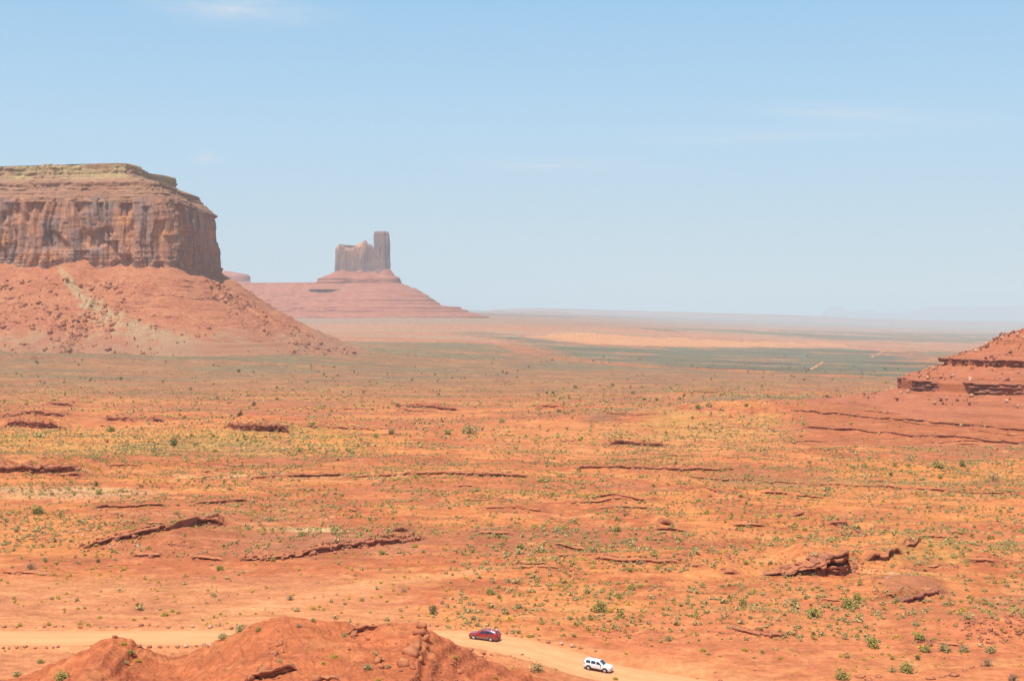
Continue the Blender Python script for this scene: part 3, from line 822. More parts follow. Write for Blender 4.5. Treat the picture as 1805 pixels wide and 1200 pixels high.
mesa = empty('mesa', (-640, 2005, -40))
def d_cap(S_, Z_, R_, q):
    k = sst(-300, -90, R_)
    d = k*(4.5*pn(S_/60, Z_/60, 3) + 4.5*pn(S_/14, Z_/9, 4) + 2.2*pn(S_/5, Z_/3.2, 5))
    # harder beds stand out as little steps
    d = d + k*1.7*np.sign(np.sin(Z_*.95 + 3.2*pn(S_/50, Z_*0, 6) + 1.5*pn(S_/11, Z_/5, 9)))*(.35 + 1.4*pn(S_/22, Z_/6, 7))
    right = sst(-770, -520, q[None, :, 0])*k
    lower = sst(204, 214, Z_)*right*6*sst(-640, -520, q[None, :, 0])*0
    return d, (-lower + k*1.2*pn(S_/18, R_/18, 8) + 3.5*sst(190, 210, Z_)*pn(S_/90, Z_*0, 13))
def d_cliff(S_, Z_, R_, q):
    v = sst(64, 80, Z_)
    w = S_ + 7*pn(S_/60, Z_/45, 11)
    col = 7*ridged(pn(w/42, Z_/300, 12)) + 2.5*ridged(pn(w/13, Z_/160, 14)) + 1.2*pn(w/4.2, Z_/50, 15) + .6*pn(w/2.1, Z_/8, 18)
    jb = np.floor(w/17 + .9*pn(w/60, Z_/400, 41)); jz = np.floor(Z_/55 + jb*.37)
    jc = np.floor(w/6.5 + .8*pn(w/25, Z_/300, 42)); jy = np.floor(Z_/34 + jc*.61)
    col = col + 9*pn(jb*.71, jz*.83 + .3, 43) + 4.5*pn(jc*.67, jy*.77 + .2, 44)            # joint-bounded slabs
    alc = 6.5*sst(.14, .34, pn(S_/30, Z_/42, 16))*sst(166, 140, Z_)          # spalled alcoves with sharp upper lips
    crack = 4*sst(.10, .0, np.abs(pn(w/26, Z_/300, 17)))
    bed = .5*np.sign(pn(S_/60, Z_/4.0, 19))*sst(100, 70, Z_) + .2*np.sign(pn(S_/45, Z_/7, 20))
    return (col - alc - crack + bed)*(.35 + .65*v) - 5, 0*S_
def d_talus(S_, Z_, R_, q):
    k = sst(10, 40, R_)
    fan = 9*ridged(pn(S_/70, S_*0, 25))*sst(8, 60, R_)*sst(240, 120, R_)
    top = 9*sst(.05, .3, pn(S_/85 + .4, S_*0, 23))*sst(60, 8, R_)
    steps = 1.6*np.sign(pn(S_/120, Z_/9, 27))*k*sst(150, 60, R_)
    return (6*pn(S_/30, R_/60, 21) + 2.6*pn(S_/8, R_/8, 22))*k + steps*.6, fan*.55 + top + k*(4.2*ridged(pn(S_/26 + R_/90, R_/120, 24)) + 2.6*pn(S_/9, R_/10, 29) + 1.8*pn(S_/4.2, R_/4.2, 26) + 1.2*pn(S_/2.2, R_/2.2, 28) - 2)
sp0, sp1 = np.array([-2300., 2240.]), np.array([-690., 2120.])
ee = sp1-sp0; tt = np.clip(((MQ[0]-sp0) @ ee)/ee.dot(ee), 0, 1)
off = MQ[0] - (sp0 + tt[:, None]*ee)
MC = (MQ[0], off/np.linalg.norm(off, axis=1)[:, None], MQ[2], MQ[3])
capo, _ = loft('cap_rock', MC, [(-100, 218), (-76, 217), (-74, 203), (-66, 198), (-36, 190), (-31, 189), (-29, 182), (-25, 178), (-14, 170), (-3, 162), (-1, 158), (-14, 156)], 90, d_cap, M_CAP, mesa, False, True)
clo, _ = loft('cliff', MQ, [(-16, 166), (-5, 165), (-3, 158), (0, 140), (3, 105), (6, 78), (9, 60), (11, 50)], 110, d_cliff, M_CLIFF, mesa)
tprof = [(-4, 72), (8, 64), (14, 58), (30, 48), (55, 32), (95, 4), (140, -20), (178, -35), (215, -50), (290, -78), (380, -110)]
tal, (TX, TY, TZz) = loft('talus_slope', MQ, tprof, 230, d_talus, M_TALUS, mesa, True)
# a chute of pale debris down the slope
cpx = CX + F*TX/TY; crow = z_to_row(TZz, TY)
cc = np.interp(crow, [470, 500, 540, 575, 600], [105, 128, 165, 225, 300]); cw = np.interp(crow, [470, 500, 560, 600], [5, 14, 42, 90])
deb = np.clip(sst(1.0, .35, np.abs(cpx-cc)/cw + 1.1*fbm(TX*.06, TY*.06, 5, 31, .65) + .12) + sst(575, 592, crow)*sst(.0, .25, fbm(TX*.04, TY*.03, 3, 32))*.6, 0, 1)
a = tal.data.attributes.new('debris', 'FLOAT', 'POINT'); a.data.foreach_set('value', deb.ravel().astype(np.float32))
tag(mesa, 'broad red sandstone mesa with sheer streaked cliff and layered cap, cut by left edge', 'mesa', kind='structure')
rr = np.random.RandomState(3)
pts, sz = [], []
nr_, nc_ = TX.shape
vis = np.nonzero((MQ[0][:, 0] > -830) & (MQ[0][:, 1] < 2110))[0]
for k in range(15000):
    j = vis[rr.randint(len(vis))]; i = int(nr_*(.12 + .72*rr.rand()**.85))
    if fbm(np.array([TX[i, j]*.02]), np.array([TY[i, j]*.02]), 3, 35)[0] < rr.uniform(-.5, .25): continue
    pts.append((TX[i, j], TY[i, j], TZz[i, j])); sz.append(min(.4 + rr.pareto(1.9)*.6, 5.2))
tr = scatter('talus_rubble', pts, sz, ROCK1, M_TALUS, mesa, 5); tag(tr, kind='stuff')

# --- the butte with its tower
K = 2.393
def bx(px): return (px-CX)*K
def bz(row): return float(row_to_z(row, 6000.0))
butte = empty('butte', (bx(650), 6000, bz(553)))
M_BTALUS = talus_mat('banded_red_talus', (.38, .135, .085), (.44, .175, .105), (.24, .09, .07))
def far_cliff(name, a, b, c):
    t = NT(name, .92, .1)
    n = t.noise(t.coord((.05, .05, .008)), 1.0, 5, .6)
    col = t.mix(t.ramp(n, .40, .60), c4(*a), c4(*b))
    p = t.noise(t.coord((.02, .02, .012)), 1.0, 4, .6)
    z = t.n.new('ShaderNodeSeparateXYZ'); t.l.new(t.coord(), z.inputs['Vector'])
    up = t.ramp(z.outputs['Z'], 200, 300)
    col = t.mix(t.math('MULTIPLY', t.ramp(p, .46, .58), up), col, c4(*c))  # sunlit orange of the upper walls put into the colour
    f = t.noise(t.coord((.25, .25, .12)), 1.0, 5, .7)
    col = t.mix(1.0, col, t.mix(t.ramp(f, .3, .7), c4(.75, .74, .73), c4(1.15, 1.15, 1.15)), 'MULTIPLY')
    t.color(col); t.bump(f, .8, 4.0)
    return t.m
M_TOWER = far_cliff('tower_sandstone', (.205, .13, .125), (.31, .175, .145), (.68, .34, .17))
# spur and terraces under it
BQ = resample(capsule((bx(330), 6200), (bx(655), 6010), 10), 6, 6, lambda p: True)
def d_spur(S_, Z_, R_, q):
    k = sst(20, 120, R_)
    return k*(26*pn(S_/190, R_/300, 51) + 12*ridged(pn(S_/50, Z_/90, 52)) + 5*pn(S_/14, Z_/12, 55) - 5) + 2.6*np.sign(pn(S_/90, Z_/7.5, 53))*k, k*(3.5*pn(S_/40, R_/40, 54) + 1.8*pn(S_/12, R_/12, 60))
loft('terrace_slope', BQ, [(-8, bz(497)), (60, bz(499)), (122, bz(500.5)), (190, bz(513)), (225, bz(522)), (262, bz(531)), (285, bz(537)), (320, bz(540)), (372, bz(541)), (374, bz(545)), (402, bz(546.5)), (404, bz(550)), (432, bz(551.5)), (452, bz(554)), (490, bz(558)), (530, bz(575)), (560, bz(600))],
     90, d_spur, M_BTALUS, butte, True, True)
UQ = resample(capsule((bx(606), 6005), (bx(676), 6000), 14), 5, 5, lambda p: True)
def d_up(S_, Z_, R_, q):
    k = sst(5, 40, R_)
    left = sst(bx(625), bx(588), q[None, :, 0] + R_*0)
    return k*(9*pn(S_/60, R_/60, 56) + 4*pn(S_/16, Z_/12, 57)) + left*(R_+12)*.85 + 1.6*np.sign(pn(S_/90, Z_/4.5, 58))*k, k*(1.5*pn(S_/20, R_/20, 59)) + 13*sst(.05, .3, pn(S_/60, S_*0, 63))*sst(40, 14, R_)
loft('upper_slope', UQ, [(-12, bz(476)), (14, bz(480)), (24, bz(484)), (40, bz(488)), (56, bz(491.5)), (58, bz(495)), (60, bz(500)), (75, bz(503)), (110, bz(511))], 60, d_up, M_BTALUS, butte, False, True)
# tower
a = np.linspace(0, 2*math.pi, 24, endpoint=False)
TQ = resample(np.stack([bx(672.5) + 33.5*np.cos(a)*(1 + .06*np.cos(3*a)), 6000 + 30*np.sin(a)], 1), 2.0, 2.0, lambda p: True)
def d_tow(S_, Z_, R_, q):
    k = sst(-16, -4, R_)
    tj = np.floor(S_/7 + .8*pn(S_/20, Z_/300, 75))
    d = k*(4.5*pn(tj*.71, np.floor(Z_/50 + tj*.4)*.8, 76) + 2.4*ridged(pn(S_/24, Z_/400, 71)) + 2.0*pn(S_/7, Z_/50, 72) + 1.1*pn(S_/6, Z_/8, 73)) - 2
    d = d - 3.5*sst(bz(430), bz(410), Z_)*sst(0, 20, q[None, :, 0]-bx(674))
    return d + 1.6*sst(bz(474), bz(484), Z_)*3, k*1.2*pn(S_/9, Z_/9, 74)
loft('tower', TQ, [(-26, bz(407.6)), (-8, bz(408)), (-3, bz(409)), (-.5, bz(412)), (0, bz(420)), (.5, bz(450)), (2, bz(478)), (6, bz(492))], 90, d_tow, M_TOWER, butte, False, True)
# the lower wall beside it, with a broken crest
crest = np.array([(588, 440), (592, 435.5), (596, 432), (600, 430.5), (606, 431.5), (609, 436), (618, 437), (624, 436.5), (627, 432), (632, 429.5), (638, 430.5), (641, 427), (643.5, 423.5), (646, 424.5), (648, 430.5), (652, 431), (655, 431.5), (658, 436), (668, 440)])
WQ = resample([(bx(593), 5985), (bx(604), 5978), (bx(622), 5982), (bx(640), 5976), (bx(656), 5982), (bx(668), 5990), (bx(668), 6028), (bx(640), 6030), (bx(610), 6030), (bx(593), 6022)], 1.7, 1.7, lambda p: True)
zt = np.interp((WQ[0][:, 0])/K + CX, crest[:, 0], [bz(v) for v in crest[:, 1]])
def d_wall(S_, Z_, R_, q):
    base = bz(490); top = bz(430)
    f = (Z_-base)/(top-base)
    k = sst(-22, -3, R_)
    z = base + f*(zt[None, :]-base)
    ch = 3.0*pn(S_/5.5, S_*0, 84)*sst(.82, 1, f) 
    tj = np.floor(S_/6 + .8*pn(S_/20, Z_/300, 85))
    ch = ch + 2.2*pn(tj*.63, S_*0 + .5, 87)*sst(.8, 1, f)
    return k*(4.5*pn(tj*.71, np.floor(Z_/45 + tj*.4)*.8, 86) + 3.0*ridged(pn(S_/20, Z_/300, 81)) + 2.2*pn(S_/6, Z_/45, 82) + 1.1*pn(S_/5, Z_/7, 83)) - 3 - 2.5*sst(.9, 1, f), z - Z_ + ch
loft('wall', WQ, [(-20, bz(430.2)), (-9, bz(430.2)), (-4, bz(430)), (-1, bz(432)), (0, bz(437)), (1, bz(460)), (2, bz(478)), (6, bz(490))], 70, d_wall, M_TOWER, butte, False, True)
tag(butte, 'distant castle-like butte with one tall square tower on banded red slopes', 'butte', kind='structure')

# --- small flat mesa peeping out behind the big one
K8 = 8000/F
SQ = resample(capsule(((330-CX)*K8, 8060), ((420-CX)*K8, 8000), 22), 6, 6, lambda p: True)
def d_small(S_, Z_, R_, q): return 8*pn(S_/60, Z_/40, 91) + 4*pn(S_/18, Z_/9, 92), 6*sst((425-CX)*K8, (395-CX)*K8, q[None, :, 0])*sst(10, 40, -R_+42)*2
sm, _ = loft('small_mesa', SQ, [(-20, row_to_z(481, 8000.)), (30, row_to_z(483.5, 8000.)), (48, row_to_z(487, 8000.)), (50, row_to_z(497, 8000.)), (90, row_to_z(500, 8000.)), (160, row_to_z(512, 8000.)), (300, row_to_z(540, 8000.)), (500, row_to_z(560, 8000.))], 50, d_small, M_BTALUS, None, False, True)
tag(sm, 'small flat-topped mesa peeping out just behind the big mesa', 'mesa', kind='structure')

# --- terraced hill at the right edge
M_HILL = rock_mat('red_shale_slope', (.42, .14, .066), (.31, .10, .052), (.48, .175, .085), 0, .55, .14, .7)
M_HLEDGE = rock_mat('dark_ledge_rock', (.31, .115, .072), (.17, .068, .056), (.40, .155, .09), .5, .8, .3, .9, (.38, .135, .07))
hill = empty('terraced_hill', (300, 740, -48))
HQ = resample(capsule((282, 784), (620, 850), 30, 40), .55, 5, lambda p: p[0] < 345 and p[1] < 880)
def d_hill(S_, Z_, R_, q):
    out = R_ + 30
    rise = np.clip(q[None, :, 0]-300, 0, 400)*.10*sst(75, 10, out)
    gul = np.abs(pn(S_/9, S_*0, 111))
    return (2.2*pn(S_/14, R_/20, 112) + .9*pn(S_/4, R_/5, 113)), rise + .8*pn(S_/5, R_/5, 114) + .45*pn(S_/1.8, R_/1.8, 115) + .35*np.sign(pn(S_/40, Z_/1.6, 116)) - 1.4*gul*sst(70, 85, out)
loft('shale_slope', HQ, [(-29, -8), (-18, -12), (-8, -18), (6, -22.8), (12, -24.2), (12.3, -27.5), (17, -28.8), (28, -33.2), (36.0, -35.4), (36.3, -41), (44, -43.5), (62, -46.6), (85, -50), (120, -56)], 130, d_hill, M_HILL, hill, True, True)
def band_disp(seed, top, hmin, hmax):
    def f(S_, Z_, R_, q):
        blk = np.floor(S_/3.2 + 1.5*pn(S_/7, S_*0, seed+3))
        jag = 2.6*pn(S_/6, Z_/50, seed) + 1.3*pn(blk*.37, np.floor(Z_/1.1)*.61, seed+1) + .6*pn(S_/1.2, Z_/1.0, seed+2)
        gap = sst(-.27, -.02, pn(S_/15, S_*0, seed+4))          # here and there the bed is buried
        h = hmin + (hmax-hmin)*sst(285, 315, q[None, :, 0])
        z = top + (Z_-top)*h + .7*pn(S_/8, S_*0, seed+5)
        jag = jag + 2.2*pn(S_/14, R_/20, 112)*.6 - 1.8*sst(.16, .02, np.abs(pn(S_/3.4, np.floor(Z_/2.2)*.7, seed+7))) + 1.5*pn(S_/18, S_*0, seed+8)
        return jag - 3.2*(1-gap) + .6, z - Z_
    return f
loft('lower_ledge', HQ, [(26, -34.6), (36.3, -34.9), (37.4, -35.2), (37.5, -36.4), (36.5, -36.5), (36.8, -38.0), (37.3, -38.1), (37.2, -39.3), (36.6, -39.5), (36.9, -41.3), (37.4, -42.6)], 44, band_disp(120, -35, .65, 1.15), M_HLEDGE, hill)
loft('upper_ledge', HQ, [(4, -22.9), (12.4, -23.4), (13.6, -23.7), (13.6, -24.6), (12.9, -24.7), (13.2, -25.8), (12.8, -27.5)], 26, band_disp(140, -24, .6, 1.0), M_HLEDGE, hill)
pts, sz, pp, ps = [], [], [], []
rr = np.random.RandomState(8)
for k in range(9000):
    j = rr.randint(len(HQ[0])); p = HQ[0][j]
    if p[0] > 340 or p[1] > 830: continue
    r_ = rr.uniform(-26, 58)
    if 10 < r_ < 15 or 34 < r_ < 39: continue
    z = .35 + np.interp(r_, [-29, -18, -8, 6, 12, 12.3, 17, 28, 36, 36.3, 44, 62], [-8, -12, -18, -22.8, -24.2, -27.5, -28.8, -33.2, -35.4, -41, -43.5, -46.6]) + max(p[0]-300, 0)*.10*float(sst(75, 10, r_+30))
    w = p + HQ[1][j]*(r_ + 2.2*pn(np.array([HQ[2][j]/14]), np.array([r_/20]), 112)[0])
    dens = fbm(np.array([w[0]*.05]), np.array([w[1]*.05]), 3, 36)[0]
    if dens < rr.uniform(-.3, .3): continue
    s = min(.22 + rr.pareto(2.2)*.34, 1.5)
    (pp if rr.rand() < .5 else pts).append((w[0], w[1], z)); (ps if len(pp) > len(ps) else sz).append(s)
tr = scatter('slope_rubble', pts, sz, ROCK1, M_HLEDGE, hill, 6); tag(tr, kind='stuff')
tr = scatter('pale_slope_rubble', pp, ps, ROCK1, M_PALE_BOULDER, hill, 7); tag(tr, kind='stuff')
tag(hill, 'dark red terraced hill with two cliff bands and pale rubble at the right edge', 'hill', kind='structure')

# --- far tablelands on the skyline
M_FAR = talus_mat('far_tableland', (.30, .17, .13), (.36, .21, .15), (.24, .13, .11))
def table(name, Yd, pts, depth, label):
    xs = np.linspace(pts[0][0], pts[-1][0], 160)
    rows_ = np.interp(xs, [p[0] for p in pts], [p[1] for p in pts])
    V = []
    for off, drop in ((0, None), (0, 0), (depth, 0), (depth*1.2, None)):
        for k, (b, r) in enumerate(zip(xs, rows_)):
            Y_ = Yd + off - (0 if drop is not None else (Yd*.02 if off == 0 else -Yd*.02)) + 30*float(pn(np.array([b*.1]), np.array([off*.01]), 7)[0])
            z = float(row_to_z(r, float(Yd))) + 5*float(pn(np.array([b*.09]), np.array([3.]), 8)[0]) if drop is not None else float(row_to_z(590, float(Yd)))
            V.append(((b-CX)/F*Yd*(1 + off/Yd), Y_, z))
    o = mk(name, V, grid_faces(4, 160), M_FAR)
    tag(o, label, 'tableland', kind='structure'); return o
table('distant_mesa', 42000, [(1436, 566), (1448, 553), (1455, 547), (1460, 540.5), (1474, 539.5), (1483, 541), (1490, 548), (1530, 546), (1550, 550), (1600, 551), (1612, 546), (1630, 543), (1646, 539.5), (1700, 540), (1720, 541.5), (1760, 539), (1810, 538), (1950, 536), (2100, 540)], 6000, 'pale hazy flat-topped mesas on the skyline at far right')
table('distant_ridge', 22000, [(810, 556), (850, 548), (905, 543.5), (950, 542.5), (1000, 544), (1100, 547), (1250, 551), (1400, 555), (1500, 561), (1620, 566), (1900, 572)], 5000, 'long low bluish ridge along the horizon right of the butte')
table('blue_swell', 15000, [(838, 560), (858, 549), (880, 547), (900, 550), (935, 548), (985, 549), (1040, 556)], 1500, 'dark blue low swell on the horizon just right of the butte')

# --- air
def haze():
    s = 52000.0; z0, z1 = float(V_min) - 1.0, 470.0
    v = [(x, y, z) for z in (z0, z1) for x, y in ((-s, -s), (s, -s), (s, s), (-s, s))]
    f = [[0, 3, 2, 1], [4, 5, 6, 7], [0, 1, 5, 4], [1, 2, 6, 5], [2, 3, 7, 6], [3, 0, 4, 7]]
    m = bpy.data.materials.new('pale_air'); m.use_nodes = True
    n, l = m.node_tree.nodes, m.node_tree.links
    n.remove(n['Principled BSDF'])
    pv = n.new('ShaderNodeVolumePrincipled')
    pv.inputs['Color'].default_value = (.77, .94, .98, 1)
    pv.inputs['Density'].default_value = 5.6e-5
    pv.inputs['Anisotropy'].default_value = 0.0
    l.new(pv.outputs['Volume'], n['Material Output'].inputs['Volume'])
    tag(mk('haze', v, f, m), kind='stuff')
V_min = min(Zf.min(), -420)
haze()
SC.cycles.volume_bounces = 1
# ------------------------------------------------------------------ rock ledges: harder beds that overhang the ground in front
USED = []
def ledge_rock(name, pts, layers, label, rag=.5, depth=3.0, seed=0, mat=None, group=None, rise=None, vary=.35, out=0.0, surf=None):
    h = rise or 1.0
    W = np.array([hit0(p[0], p[1], surf or relief, .25*hmean(h) if surf is None else 0)[:2] for p in pts]) if label or not isinstance(pts, np.ndarray) else pts
    o_ = np.argsort(W[:, 0]); W = W[o_]; hs = np.broadcast_to(np.array(h, float), (len(W),))
    Yd = W[:, 1].mean(); step = max(.16, Yd*.0006)
    xs = np.arange(W[0, 0], W[-1, 0], step); n = len(xs); sc = max(1.0, Yd/420)
    o0 = xs*0; h = np.interp(xs, W[:, 0], hs)
    blk = np.floor(xs/(1.3*sc) + 1.6*pn(xs/(4*sc), o0, seed))
    yl = np.interp(xs, W[:, 0], W[:, 1]) + rag*2.2*fbm(xs*.11, o0 + seed*3.7, 4, 60, .6) + rag*2.3*pn(blk*.61, o0, seed+3)
    top = ground(xs, yl + .8 + rag); bot = ground(xs, yl - 1.6 - rag); back = ground(xs, yl + depth)
    ker = np.ones(max(3, int(2.5*sc/step)) | 1); ker /= ker.sum(); pad = len(ker)//2
    sm = lambda a: np.convolve(np.pad(a, pad, mode='edge'), ker, 'valid')
    thick = np.clip(1 - .25*vary + vary*(.95*pn(xs/(7*sc), o0 + seed*1.3, 62) + .55*pn(blk*.47, o0, seed+4)), .10, 1.25)     # the bed thickens, thins and breaks off
    if vary > 1.2: thick = np.where(thick < .35, -.3, thick)
    bot = sm(bot); top = np.where(thick < 0, bot - .3, np.maximum(sm(top) + .10, bot + h*thick*.9))
    top = np.minimum(top, bot + h*1.5)
    top = top + h*.38*pn(blk*.83 + .4, o0, seed+7)
    tap = np.minimum(sst(0, 9, np.arange(n)), sst(n-1, n-10, np.arange(n)))
    top = bot - .2 + (top-bot+.2)*(.25 + .75*tap)
    Vs, Fs, base = [], [], 0
    for li, (a, b, fwd) in enumerate(layers):            # from a to b as shares of the height, below the top; fwd metres out
        bk = np.floor(xs/((.9 + .3*li)*sc) + 1.5*pn(xs/(3*sc), o0, seed+li))
        jag = .85*rag*pn(bk*.73, o0 + li*.9, seed+5) + .6*rag*pn(xs/(2.2*sc), o0+li, seed+6) + .3*rag*pn(xs/(.6*sc), o0+li, seed+8)
        notch = sst(.24, .34, np.abs(pn(xs/(3.1*sc), o0+li*2.3, seed+9)))*1.5*rag
        zt = top - a*(top-bot) + .16*h*pn(bk*.53, o0+li, seed+11)*.6; zb = top - b*(top-bot) + .12*h*pn(bk*.31, o0+li, seed+12)
        if li == len(layers)-1: zb = bot - .8
        f = (fwd*(.55 + .45*thick) + out*np.minimum(1, h/3) + jag - notch)*tap
        rowsV = []
        for (yo, zz) in ((depth, back - .25 - a*(top-bot)), (depth*.45, np.minimum(zt, .5*(top+back) + .05 - a*(top-bot))), (-f + .35, zt + .03), (-f, zt - .05), (-f + .08*rag, .5*(zt+zb)), (-f + .03, zb + .04), (-f + .2, zb), (depth, np.minimum(zb, back - .6))):
            rowsV.append(np.stack([xs + .25*rag*pn(xs/.9 + li, o0 + len(rowsV), seed+13), yl + yo, zz], 1))
        V = np.stack(rowsV, 1).reshape(-1, 3)
        Fq = grid_faces(n, 8, True)
        fl = [list(q + base) for q in Fq] + [[base + k for k in range(8)], [base + (n-1)*8 + 7-k for k in range(8)]]
        Vs.append(V); Fs += fl; base += len(V)
    if name is None: return np.vstack(Vs), Fs
    o = mk(name, np.vstack(Vs), Fs, mat or M_LEDGE)
    USED.append(W.mean(0))
    return tag(o, label, 'rock ledge', group)
L3 = [(0, .38, .9), (.38, .55, -.1), (.55, .72, .45), (.72, 1, .0)]
L2 = [(0, .5, .7), (.5, 1, .0)]
ledge_rock('rock_ledge', [(148, 963), (200, 950), (260, 939), (300, 931), (350, 927), (397, 925)], [(0, .33, 1.3), (.33, .48, -.5), (.48, .62, .45), (.62, .7, -.2), (.7, .82, .3), (.82, 1, 0)], 'long curved dark ledge rising to a square end above a red knoll', .6, 4, 1, None, None, (.9, 1.3, 1.7, 2.1, 2.6, 2.8), .8)
ledge_rock('rock_ledge', [(425, 986), (500, 983), (540, 978), (600, 968), (680, 958), (752, 947)], L3, 'long cracked ledge slanting up from the sand flat, beside the pale sand patch', .55, 3, 2, None, None, (.7, 1.1, 1.6, 1.8, 1.6, 1.0), .8)
ledge_rock('rock_ledge', [(1376, 1006), (1430, 1004), (1465, 1002), (1499, 999)], [(0, .14, 1.2), (.14, .2, .2), (.2, .36, 1.9), (.36, .58, -.9), (.58, .68, .9), (.68, .74, .1), (.74, .84, .7), (.84, .9, -.3), (.9, 1, .4)], 'thick layered outcrop with deep black hollow under its overhanging beds', .75, 6, 3, M_LEDGE, None, (.6, 2.2, 4.6, 5.8), 0.12, 2.6)
ledge_rock('rock_ledge', [(1340, 1010), (1390, 1009), (1440, 1008)], [(0, .5, 1.5), (.5, .8, -.6), (.8, 1, .2)], 'low flat slab jutting left below the hollow layered outcrop', .6, 4, 4, M_LEDGE, None, (.4, 1.2, 1.0))
ledge_rock('rock_ledge', [(1582, 1057), (1612, 1053), (1640, 1049), (1668, 1046)], [(0, .4, .8), (.4, .6, .0), (.6, 1, .35)], 'short dark purplish ledge below a smooth mauve mound', .6, 2.2, 5, M_HLEDGE, None, 1.5)
ledge_rock('rock_ledge', [(1395, 907), (1430, 912), (1456, 925)], L3, 'red ledge with blocky left end, uphill behind the hollow outcrop', .6, 3, 6, None, None, 1.6)
ledge_rock('rock_ledge', [(1456, 926), (1480, 927), (1502, 927)], L2, 'thin red ledge trailing right from the blocky-ended ledge', .5, 2.5, 7, None, None, 1.0)
ledge_rock('rock_ledge', [(1506, 933), (1518, 940), (1534, 943)], L2, 'tiny dark-shadowed ledge in the gully behind the hollow outcrop', .5, 2, 8, None, None, 1.6)
ledge_rock('rock_ledge', [(1528, 984), (1560, 987), (1592, 978)], [(0, .3, .5), (.3, .8, -.6), (.8, 1, .2)], 'rounded smooth red alcove ledge right of the hollow outcrop', .35, 3, 9, None, None, 2.2)
ledge_rock('rock_ledge', [(1592, 963), (1612, 960), (1626, 952)], L2, 'small broken ledge just above the rounded alcove ledge', .6, 2, 10, None, None, 1.3)
ledge_rock('rock_ledge', [(10, 747), (60, 751), (107, 750)], L3, 'dark far ledge at left edge, the lower and thicker of two', 1.3, 9, 11, None, None, 4.2)
ledge_rock('rock_ledge', [(0, 735), (60, 736), (122, 738)], L2, 'dark far ledge at left edge, the upper and thinner of two', 1.2, 8, 12, None, None, 2.4)
ledge_rock('rock_ledge', [(398, 751), (450, 757), (512, 761)], L3, 'dark far ledge with long shadow above the green juniper sand band', 1.3, 9, 13, None, None, 4.2)
ledge_rock('rock_ledge', [(184, 739), (240, 743)], L2, 'broken dark ledge between the two long far ledges, its left half', 1.2, 7, 14, None, None, 2.6)
ledge_rock('rock_ledge', [(254, 742), (292, 742)], L2, 'broken dark ledge between the two long far ledges, its right half', 1.2, 7, 15, None, None, 2.8)
ledge_rock('rock_ledge', [(80, 712), (132, 715)], L2, 'faint far ledge highest up the slope on the left', 1.2, 7, 16, None, None, 2.6)
ledge_rock('rock_ledge', [(-60, 826), (0, 829), (70, 834), (140, 831)], L3, 'dark shaded ledge at left edge below the juniper sand band', .9, 6, 17, None, None, 3.0)
ledge_rock('rock_ledge', [(98, 837), (148, 840)], L2, 'short low ledge just below the dark shaded ledge at left', .6, 3, 18, None, None, 1.2)
ledge_rock('rock_ledge', [(163, 894), (230, 893), (296, 891)], L2, 'low thin ledge behind the boulder-strewn knoll, left one of a pair', .5, 3, 19, None, None, 1.0)
ledge_rock('rock_ledge', [(340, 887), (400, 886), (442, 883)], L2, 'low thin ledge behind the boulder-strewn knoll, right one of a pair', .5, 3, 20, None, None, .9)
ledge_rock('rock_ledge', [(500, 841), (560, 839), (612, 837)], L2, 'thin ledge edged with pale sand, below the long far ledge', .5, 3, 21, None, None, 1.2)
ledge_rock('rock_ledge', [(780, 835), (860, 839), (937, 838)], L2, 'long thin dark ledge in the middle of the plain', .6, 3, 22, None, None, 1.4)
ledge_rock('rock_ledge', [(1010, 826), (1100, 825), (1180, 829), (1300, 827)], L2, 'very long faint ledge across the middle right of the plain', .6, 3, 23, None, None, 1.0)
ledge_rock('rock_ledge', [(695, 716), (760, 719), (812, 723)], L2, 'faint long ledge far out, below the butte', 1.2, 8, 24, None, None, 2.4)
ledge_rock('rock_ledge', [(1068, 783), (1115, 782), (1180, 788)], L2, 'dark ledge under a small red mound right of centre', .7, 4, 25, None, None, 1.8)
ledge_rock('rock_ledge', [(1158, 923), (1175, 925), (1190, 924)], [(0, .6, .8), (.6, 1, -.1)], 'squat red block of rock standing alone right of centre', .7, 2.5, 26, None, None, 1.9)
ledge_rock('rock_ledge', [(690, 938), (706, 939), (722, 936)], L2, 'two stacked slabs just above the right end of the cracked ledge', .6, 2.5, 27, None, None, 1.5)
ledge_rock('rock_ledge', [(1280, 1104), (1320, 1114), (1395, 1122)], L2, 'crumbling low ledge on a brown mound right of the white car', .5, 1.6, 28, None, None, .5)
ledge_rock('rock_ledge', [(1150, 936), (1215, 939)], L2, 'low ledge just below the squat red block', .5, 2.5, 29, None, None, .9)
for k, (pts, h) in enumerate([([(1455, 699), (1560, 710), (1680, 723), (1805, 736), (1880, 742)], 1.4), ([(1390, 723), (1460, 730), (1520, 735), (1640, 746), (1805, 759), (1880, 764)], 1.4), ([(1410, 752), (1470, 757), (1560, 764), (1650, 771), (1805, 782), (1880, 786)], 1.4)]):
    ledge_rock('rock_ledge', pts, L2, 'long thin bed crossing the red slope below the right-edge hill, ' + ['uppermost of three', 'middle one of three', 'lowest of three'][k], .9, 4, 30+k, None, None, h)

